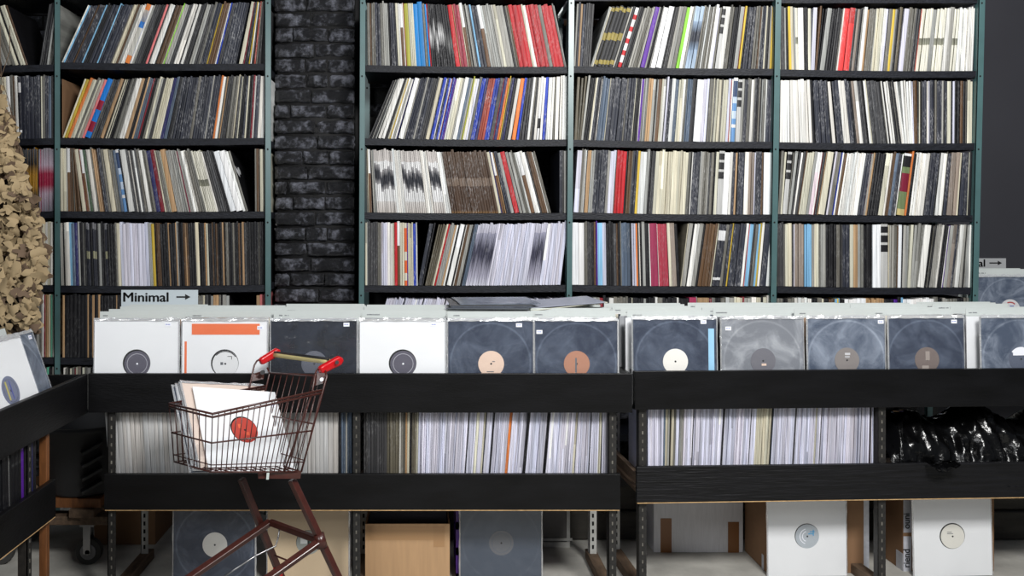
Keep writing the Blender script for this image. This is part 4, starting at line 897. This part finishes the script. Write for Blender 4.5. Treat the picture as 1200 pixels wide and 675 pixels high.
# black bag in the lower rack
mb = MB(); nx, nz = 90, 34; bx0, bx1 = XX(1046, 3.3), XX(1222, 3.38); vs = []; fs = []
for j in range(nz+1):
    for i in range(nx+1):
        u, w = i/nx, j/nz; ang = math.pi*(w*1.0)-.15
        X = bx0+(bx1-bx0)*u; prof = .15*min(1, u*9+.35)**.5*(.9+.22*noise.noise((u*4, 2, 5)))
        y = 3.44+.01*u-math.cos(ang)*.17; z = .40+max(0, math.sin(ang))*prof*1.85
        cr = abs(noise.noise((u*9, w*5, 3)))*.045+abs(noise.noise((u*24+w*9, w*16, 8)))*.02
        vs.append((X, y+cr*1.2+(.0 if w > .03 else -.02), z-cr*.6))
for j in range(nz):
    for i in range(nx): a = j*(nx+1)+i; fs.append((a, a+1, a+nx+2, a+nx+1))
BAG = mat('black_bin_liner', (7, 7, 8), .2, bump=.55, bscale=20, spec=.45, stretch=(1, .6, 1.6))
mb.add(vs, fs, BAG)
t = empty('rubbish_bag', ((bx0+bx1)/2, 3.44, .40), 'crumpled shiny black plastic bag stuffed in the lower rack', 'bag')
o = mb.build('bag_film', t, smooth=True); o.location = -Vector(t.location)
mb = MB(); vs = []; fs = []; nn = 12
for j in range(7):
    for i in range(nn+1):
        u, w = i/nn, j/6; X = XX(1088+u*32, 3.22); vs.append((X, 3.20+abs(noise.noise((u*6, w*5, 2)))*.035-(.012 if w > .5 else -.02), .505-w*.035*(1-abs(u-.35)*1.1)+.004*math.sin(u*20)))
for j in range(6):
    for i in range(nn): a = j*(nn+1)+i; fs.append((a, a+1, a+nn+2, a+nn+1))
mb.add(vs, fs, BAG); o = mb.build('bag_corner', t, smooth=False); o.location = -Vector(t.location)

# black louvred tub, dolly with caster in the dark corner
t = empty('plastic_tub', (-1.44, 3.66, .28), 'black plastic tub with slanted ribs in the dark corner', 'tub')
mb = MB(); seg = 40; prof = [(.155, 0), (.16, .01), (.195, .26), (.205, .265), (.205, .285), (.19, .285)]; vs = []; fs = []
for k in range(seg):
    a = 2*math.pi*k/seg
    for r, z in prof: vs.append((r*math.cos(a), r*math.sin(a), z))
n = len(prof)
for k in range(seg):
    for q in range(n-1): fs.append((k*n+q, ((k+1) % seg)*n+q, ((k+1) % seg)*n+q+1, k*n+q+1))
fs.append(tuple(k*n for k in range(seg))[::-1]); mb.add(vs, fs, mat('tub_black', (40, 40, 42), .6, bump=.1)); mb.build('tub_shell', t, smooth=True)
for k in range(4):
    mb = MB()
    M = Matrix.Rotation(math.radians(-62), 4, 'Z') @ Matrix.Translation((.17, 0, .05+.052*k)) @ Matrix.Rotation(.45, 4, 'X')
    mb.box((0, -.045, -.005), (.045, .045, .008), BLKPLASTIC, M); mb.build('rib', t, bevel=.003)
t = empty('wooden_dolly', (-1.50, 3.66, 0), 'wooden dolly on caster wheels carrying the black tub', 'dolly')
mb = MB(); mb.box((-.28, -.16, .17), (.21, -.08, .205), WOODBROWN); mb.box((-.28, .10, .17), (.21, .18, .205), WOODBROWN); mb.box((-.20, -.18, .205), (-.10, .2, .24), WOODBROWN); mb.box((.06, -.18, .205), (.16, .2, .24), WOODBROWN); mb.build('deck', t, bevel=.003)
mb = MB(); mb.box((-.22, -.16, .24), (.18, .2, .278), WOODORANGE); mb.build('top_board', t, bevel=.003)
for (x, y) in ((.12, -.12), (-.24, -.12), (.12, .14), (-.24, .14)):
    h_ = MB(); h_.box((x-.03, y-.03, .16), (x+.03, y+.03, .17), CHROME); h_.box((x-.018, y-.004-.018, .045), (x+.012, y-.018, .162), CHROME); h_.box((x-.018, y+.018, .045), (x+.012, y+.022, .162), CHROME)
    w_ = h_.build('caster', t, bevel=.001)
    mb = MB(); mb.disc((x+.0, .053), .052, y-.014, y+.015, RUBBER, 36); mb.build('wheel', w_)
    mb = MB(); mb.disc((x+.0, .053), .032, y-.0165, y+.0165, mat('caster_hub', (120, 120, 122), .4), 30); mb.disc((x, .053), .010, y-.022, y+.022, CHROME, 16); mb.build('wheel_hub', w_)

# ---------------------------------------------------------------- shopping cart
t = empty('shopping_cart', (-.42, 2.8, 0), 'small brown wire shopping cart with red handle ends, holding records', 'shopping cart')
base = Vector(t.location)
RN, RF, FN, FF = P(353, 553, 2.78), P(300, 541, 2.96), P(247, 553, 2.58), P(204, 541, 2.80)
RF = RN+(P(316, 437, 3.06)-P(382, 441, 2.80))*.93; RF.z = RN.z-.01
TRN, TRF, TFN, TFF = P(383, 441, 2.80), P(316, 437, 3.06), P(249, 485, 2.56), P(198, 473, 2.80)
SRN, SRF = P(377, 457, 2.80), P(312, 452, 3.06)
def cw(name, fn, m=None, smooth=True):
    mb = MB(); fn(mb); o = mb.build(name, t, smooth=smooth); o.location = -base; return o
def lerp(a, b, u): return a+(b-a)*u
wr = .0017
def side(name, B0, B1, T0, T1, n, mid=True):
    mb = MB()
    for i in range(n+1):
        u = i/n; mb.tube([lerp(B0, B1, u), lerp(T0, T1, u)], wr, BROWNPAINT, 6)
    for v in ((.5,) if mid else ()): mb.tube([lerp(B0, T0, v), lerp(B1, T1, v)], wr*1.5, BROWNPAINT, 6)
    mb.tube([B0, B1], wr*1.6, BROWNPAINT, 6); mb.tube([lerp(B0, T0, .12), lerp(B1, T1, .12)], wr, BROWNPAINT, 6)
    o = mb.build(name, t, smooth=True); o.location = -base; return o
side('wire_side', FN, RN, TFN, SRN, 19); side('wire_side', FF, RF, TFF, SRF, 19)
side('wire_front', FF, FN, TFF, TFN, 7); side('wire_gate', RF, RN, TRF, TRN, 9)
def fl(mb):
    for i in range(11): u = i/10; mb.tube([lerp(FN, RN, u), lerp(FF, RF, u)], wr, BROWNPAINT, 6)
    for i in range(7): u = i/6; mb.tube([lerp(FN, FF, u), lerp(RN, RF, u)], wr, BROWNPAINT, 6)
cw('basket_floor', fl)
def rim(mb):
    up = Vector((0, 0, .010))
    for q in (Vector((0, 0, 0)), -up): mb.tube([SRF+q, TFF+q, lerp(TFF, TFN, .5)+q, TFN+q, SRN+q], .0036, BROWNPAINT, 8)
    mb.tube([TRF, TRN], .0036, BROWNPAINT, 8)
cw('basket_rim', rim)
HN0, HN1 = P(374, 428, 2.82), P(397, 424, 2.86); HF0, HF1 = P(305, 420, 3.05), P(325, 414, 3.08)
def hw(mb):
    mb.tube([RN, lerp(RN, TRN, .5), TRN, P(381, 434, 2.82)], .0032, BROWNPAINT, 8)
    mb.tube([lerp(FN, RN, .80), P(366, 460, 2.78), P(369, 440, 2.80), P(371, 434, 2.82), P(380, 428, 2.83)], .0032, BROWNPAINT, 8)
cw('handle_wire', hw)
def hw(mb):
    mb.tube([RF, TRF, P(313, 431, 3.07)], .0032, BROWNPAINT, 8)
    mb.tube([lerp(FF, RF, .8), P(294, 446, 3.02), P(298, 428, 3.05), P(301, 423, 3.06), P(306, 420, 3.06)], .0032, BROWNPAINT, 8)
cw('handle_wire', hw)
def plate(c1, c2, c3, c4, th, m):
    def f(mb):
        n = (c2-c1).cross(c3-c1).normalized()*th
        vs = [c1, c2, c3, c4, c1+n, c2+n, c3+n, c4+n]; mb.add(vs, [(0, 1, 2, 3), (7, 6, 5, 4), (0, 4, 5, 1), (1, 5, 6, 2), (2, 6, 7, 3), (3, 7, 4, 0)], m)
    return f
cw('hinge_plate', plate(P(372, 437, 2.81), P(382, 437, 2.81), P(379, 449, 2.80), P(365, 453, 2.80), .003, BROWNPAINT), smooth=False)
cw('hinge_plate', plate(P(297, 438, 3.06), P(310, 434, 3.07), P(309, 444, 3.07), P(295, 447, 3.05), .003, BROWNPAINT), smooth=False)
cw('bolt', lambda mb: mb.disc((P(377.5, 444, 2.80).x, P(377.5, 444, 2.80).z), .006, 2.785, 2.795, STICKER, 14), smooth=False)
cw('bolt', lambda mb: mb.disc((P(308, 436, 3.05).x, P(308, 436, 3.05).z), .008, 3.04, 3.05, CHROME, 14), smooth=False)
def cap(a, b, r0, r1):   # flattened red handle end
    def f(mb):
        d = (b-a); n = 10; vs = []; fs = []; seg = 14
        ax = d.normalized(); side_ = Vector((-.73, .68, 0)); up = side_.cross(ax).normalized(); side_ = ax.cross(up).normalized()
        for i in range(n+1):
            u = i/n; r = r0+(r1-r0)*u
            if u < .08: r *= .8
            if u > .9: r *= math.sqrt(max(.05, 1-((u-.9)/.1)**2*.8))
            for k in range(seg):
                t_ = 2*math.pi*k/seg; cc, ss = math.cos(t_), math.sin(t_); q = lambda v: math.copysign(abs(v)**.6, v)
                vs.append(a+d*u+up*q(cc)*r+side_*q(ss)*.011)
        for i in range(n):
            for k in range(seg): fs.append((i*seg+k, i*seg+(k+1) % seg, (i+1)*seg+(k+1) % seg, (i+1)*seg+k))
        fs += [tuple(range(seg))[::-1], tuple(n*seg+k for k in range(seg))]; mb.add(vs, fs, REDPLASTIC)
    return f
cw('handle_end', cap(P(375, 434, 2.815), P(400, 421, 2.875), .014, .0165)); cw('handle_end', cap(P(305, 424, 3.055), P(327, 411, 3.10), .013, .0155))
cw('handle_bolt', lambda mb: mb.disc((P(395, 424.5, 2.84).x, P(395, 424.5, 2.84).z), .0062, 2.835, 2.846, CHROME, 16), smooth=False)
def grip(mb):
    a, b = P(321, 415.5, 3.085), P(385, 423.5, 2.85); n = 8; mb.tube([lerp(a, b, i/n) for i in range(n+1)], .0095, CREAMPLASTIC, 16)
cw('handle_grip', grip)
def inlay(mb):
    a, b = P(322, 412.9, 3.077), P(385, 420.6, 2.842); mb.tube([a, b], .0048, BLKPLASTIC, 8)
cw('grip_inlay', inlay)
cw('support_bar', plate(P(302, 553, 2.70), P(353, 552, 2.775), P(352, 561, 2.775), P(303, 561, 2.70), .004, BROWNPAINT), smooth=False)
cw('zip_tie', plate(P(313, 550, 2.70), P(316, 550, 2.705), P(315, 562, 2.703), P(312, 562, 2.70), .001, mat('white_tie', (190, 200, 196), .4)), smooth=False)
def sq(name, a, b, w=.011, m=BROWNPAINT):
    def f(mb):
        d = (b-a).normalized(); s_ = d.cross(Vector((-.68, -.73, 0))).normalized(); u_ = s_.cross(d).normalized(); vs = []
        for p in (a, b):
            for (i, j) in ((-1, -1), (1, -1), (1, 1), (-1, 1)): vs.append(p+s_*w*i+u_*w*j)
        mb.add(vs, [(0, 3, 2, 1), (4, 5, 6, 7), (0, 1, 5, 4), (1, 2, 6, 5), (2, 3, 7, 6), (3, 0, 4, 7)], m)
    o = cw(name, f, smooth=False); b_ = o.modifiers.new('bevel', 'BEVEL'); b_.width = .003; b_.segments = 2; return o
nl0 = P(342, 562, 2.79); nd_ = Vector((-.222, 2.83, .085)); fl0 = P(283, 561, 2.98); fd_ = P(325, 665, 3.04); fd_ = fl0+(fd_-fl0)*((fl0.z-.085)/(fl0.z-fd_.z))
sq('rear_leg', nl0, nd_); sq('rear_leg', fl0, fd_)
nb = P(375.6, 634, 2.80); nbe = Vector((-.86, 2.46, .085)); fb = P(316.5, 612, 3.01); fbe = Vector((-1.03, 2.68, .085))
sq('lower_rail', nb, nbe); sq('lower_rail', fb, fbe); sq('cross_bar', fb, nb, .010)
cw('rail_sleeve', lambda mb: mb.tube([nb+Vector((.006, 0, -.02)), nb+Vector((-.006, 0, .022))], .018, BROWNPAINT, 12))
cw('tray_wire', lambda mb: (mb.tube([P(328, 617, 2.96), P(326, 630, 2.95), P(323, 640, 2.94), P(300, 651, 2.90), P(262, 676, 2.82)], .003, CHROME, 8), mb.tube([P(322, 651, 2.85), P(335, 656, 2.82), P(341, 664, 2.81)], .003, BROWNPAINT, 8)))
for q, (p, rr) in enumerate(((nd_, .05), (fd_, .05), (nbe, .05), (fbe, .05))):
    w_ = cw('caster', lambda mb: (mb.box(p+Vector((-.02, -.018, -.035)), p+Vector((.02, -.013, .03)), CHROME), mb.box(p+Vector((-.02, .013, -.035)), p+Vector((.02, .018, .03)), CHROME), mb.box(p+Vector((-.02, -.018, .024)), p+Vector((.02, .018, .03)), CHROME)), smooth=False)
    mb = MB(); mb.disc((p.x, .0405), .040, p.y-.011, p.y+.011, RUBBER, 32); mb.build('wheel', w_)
cp = lerp(fl0, fd_, .80)
cw('leg_cap', lambda mb: mb.box(cp+Vector((-.016, -.016, -.02)), cp+Vector((.016, .016, .012)), REDPLASTIC), smooth=False)['label'] = 'red plastic collar'

# records in the cart: sleeve plane parallel to the near side, leaning back
def basis(BL, right, up, w, h):
    r = right.normalized(); n = r.cross(up).normalized(); u = n.cross(r).normalized()
    yv = -n if n.y < 0 else n
    # local x=r, y=back, z=u
    back = u.cross(r); 
    if back.y < 0: pass
    M = Matrix(((r.x, back.x, u.x, 0), (r.y, back.y, u.y, 0), (r.z, back.z, u.z, 0), (0, 0, 0, 1)))
    return Matrix.Translation(BL+r*w/2+u*h/2) @ M
rt = (RN-FN).normalized(); w_ = .314
L_RED = lab(solid((176, 58, 46)), marks=[('bar', -.02, .004, -.008, .02, solid((214, 96, 60))), ('bar', .004, -.022, .016, -.01, solid((206, 88, 56))), ('bar', -.012, -.038, .018, -.034, solid((230, 200, 190)))])
b0 = Vector((-.672, 2.675, .618)); nn_ = Vector((-.64, .77, 0))
up1 = Vector((-.10, .185, .225)); U_ = up1.normalized(); NB = U_.cross(rt).normalized(); NB = NB if NB.y > 0 else -NB
cover('cart_record', basis(b0, rt, up1, w_, w_), 'white record with a red label leaning at the front of the shopping cart', 'record', 'records in the cart', WHITECARD, hole=.05, lab=L_RED, bag=False, sticker=(.13, .10), t=.003)
up2 = Vector((-.105, .185, .225)); 
cover('cart_record', basis(b0+NB*.013-rt*.022+U_*.022, (rt+U_*.03).normalized(), up1, w_, w_), 'beige record in a clear bag behind the white one in the cart', 'record', 'records in the cart', mat('pinkish_card', (214, 196, 184), .5), hole=0, lab=None, sticker=(.12, .125))
for i in range(3):
    cover('cart_record', basis(b0+NB*(.024+.011*i)-rt*(.030+.003*i)+U_*.026, (rt+U_*(.015*i)).normalized(), up1, w_, w_), ['grey bagged record third from the front in the cart', 'white bagged record fourth from the front in the cart', 'slate bagged record at the back of the cart'][i], 'record', 'records in the cart', [SCUFFG, WHITECARD, SCUFFL][i], hole=0, lab=None, sticker=None)

# ---------------------------------------------------------------- camouflage net
rnd = random.Random(12)
def leaf(mb, c, s, ang, tilt, roll, m):
    M = Matrix.Translation(c) @ Matrix.Rotation(ang, 4, 'Y') @ Matrix.Rotation(tilt, 4, 'X') @ Matrix.Rotation(roll, 4, 'Z')
    n = 26; cx = rnd.uniform(14, 30); vs = [(0, 0, 0)]; cut = [rnd.uniform(0, 6.28) for _ in range(3)]; dep = [rnd.uniform(.45, .8) for _ in range(3)]
    ph = rnd.random()*6
    for ringi, f in enumerate((.5, 1)):
        for k in range(n):
            a = 2*math.pi*k/n; r = s*(1+.2*math.sin(2*a+ph)+.16*math.sin(3*a+ph*2)+.08*math.sin(7*a))
            for q, d in zip(cut, dep):
                da = abs((a-q+math.pi) % (2*math.pi)-math.pi)
                if da < .42: r *= 1-d*(1-(da/.42)**2)
            x, z = r*f*math.cos(a), r*f*math.sin(a)*1.1
            vs.append((x, cx*x*x*.55*s/.03-cx*.3*x*z+.12*x, z))
    fs = [(0, 1+k, 1+(k+1) % n) for k in range(n)]+[(1+k, n+1+k, n+1+(k+1) % n, 1+(k+1) % n) for k in range(n)]
    mb.add(vs, fs, m, None, M)
mb = MB(); edge = [(100, 2), (130, 12), (160, 22), (200, 30), (240, 44), (270, 50), (300, 60), (318, 60), (330, 50), (350, 50), (370, 48), (392, 46)]
def ex(y): return interp([(a, b) for a, b in edge], y)
YN = 3.84
for layer in range(3):
    for _ in range(480):
        py = rnd.uniform(30, 396 if layer else 385); xr = ex(py) if py > 100 else 2-(100-py)*.5
        px = xr-8-(rnd.uniform(0, 14) if _ % 4 == 0 else rnd.uniform(0, 60) if _ % 4 == 1 else rnd.uniform(0, 170))
        if px < -220: continue
        if py > 372 and px > 40: continue
        c = P(px, py, YN+.05*layer+rnd.uniform(-.02, .02)+.03*math.sin(py*.05))
        leaf(mb, c, rnd.uniform(.020, .038), rnd.uniform(0, 6.28), rnd.uniform(-.5, .5), rnd.uniform(-.6, .6), CAMOB if (rnd.random() < .2+.25*layer) else CAMO)
t = empty('camouflage_net', P(-40, 30, YN), 'sand-coloured camouflage net hanging before the first shelves above the angled bin', 'camouflage net')
o = mb.build('net_leaves', t, smooth=True); o.location = -Vector(t.location)
mb = MB()
for k in range(9):
    x0 = -60+k*14; pts = [P(min(x0+j*1.5, ex(60+j*28)-6) if 60+j*28 > 100 else x0*.8-30, 30+j*30, YN+.06) for j in range(12)]; mb.tube(pts, .0015, CAMOB, 5)
for k in range(12):
    py = 40+k*29; mb.tube([P(-150, py-10, YN+.06), P(-80, py-4, YN+.06), P((ex(py) if py > 100 else -20)-8, py, YN+.06)], .0015, CAMOB, 5)
o = mb.build('net_cords', t); o.location = -Vector(t.location)
mb = MB(); mb.tube([P(-260, 20, YN+.05), P(-160, 0, YN+.06), P(-30, -30, YN+.1), P(60, -60, YN+.28)], .004, CAMOB, 6); o = mb.build('hanging_rope', t); o.location = -Vector(t.location)
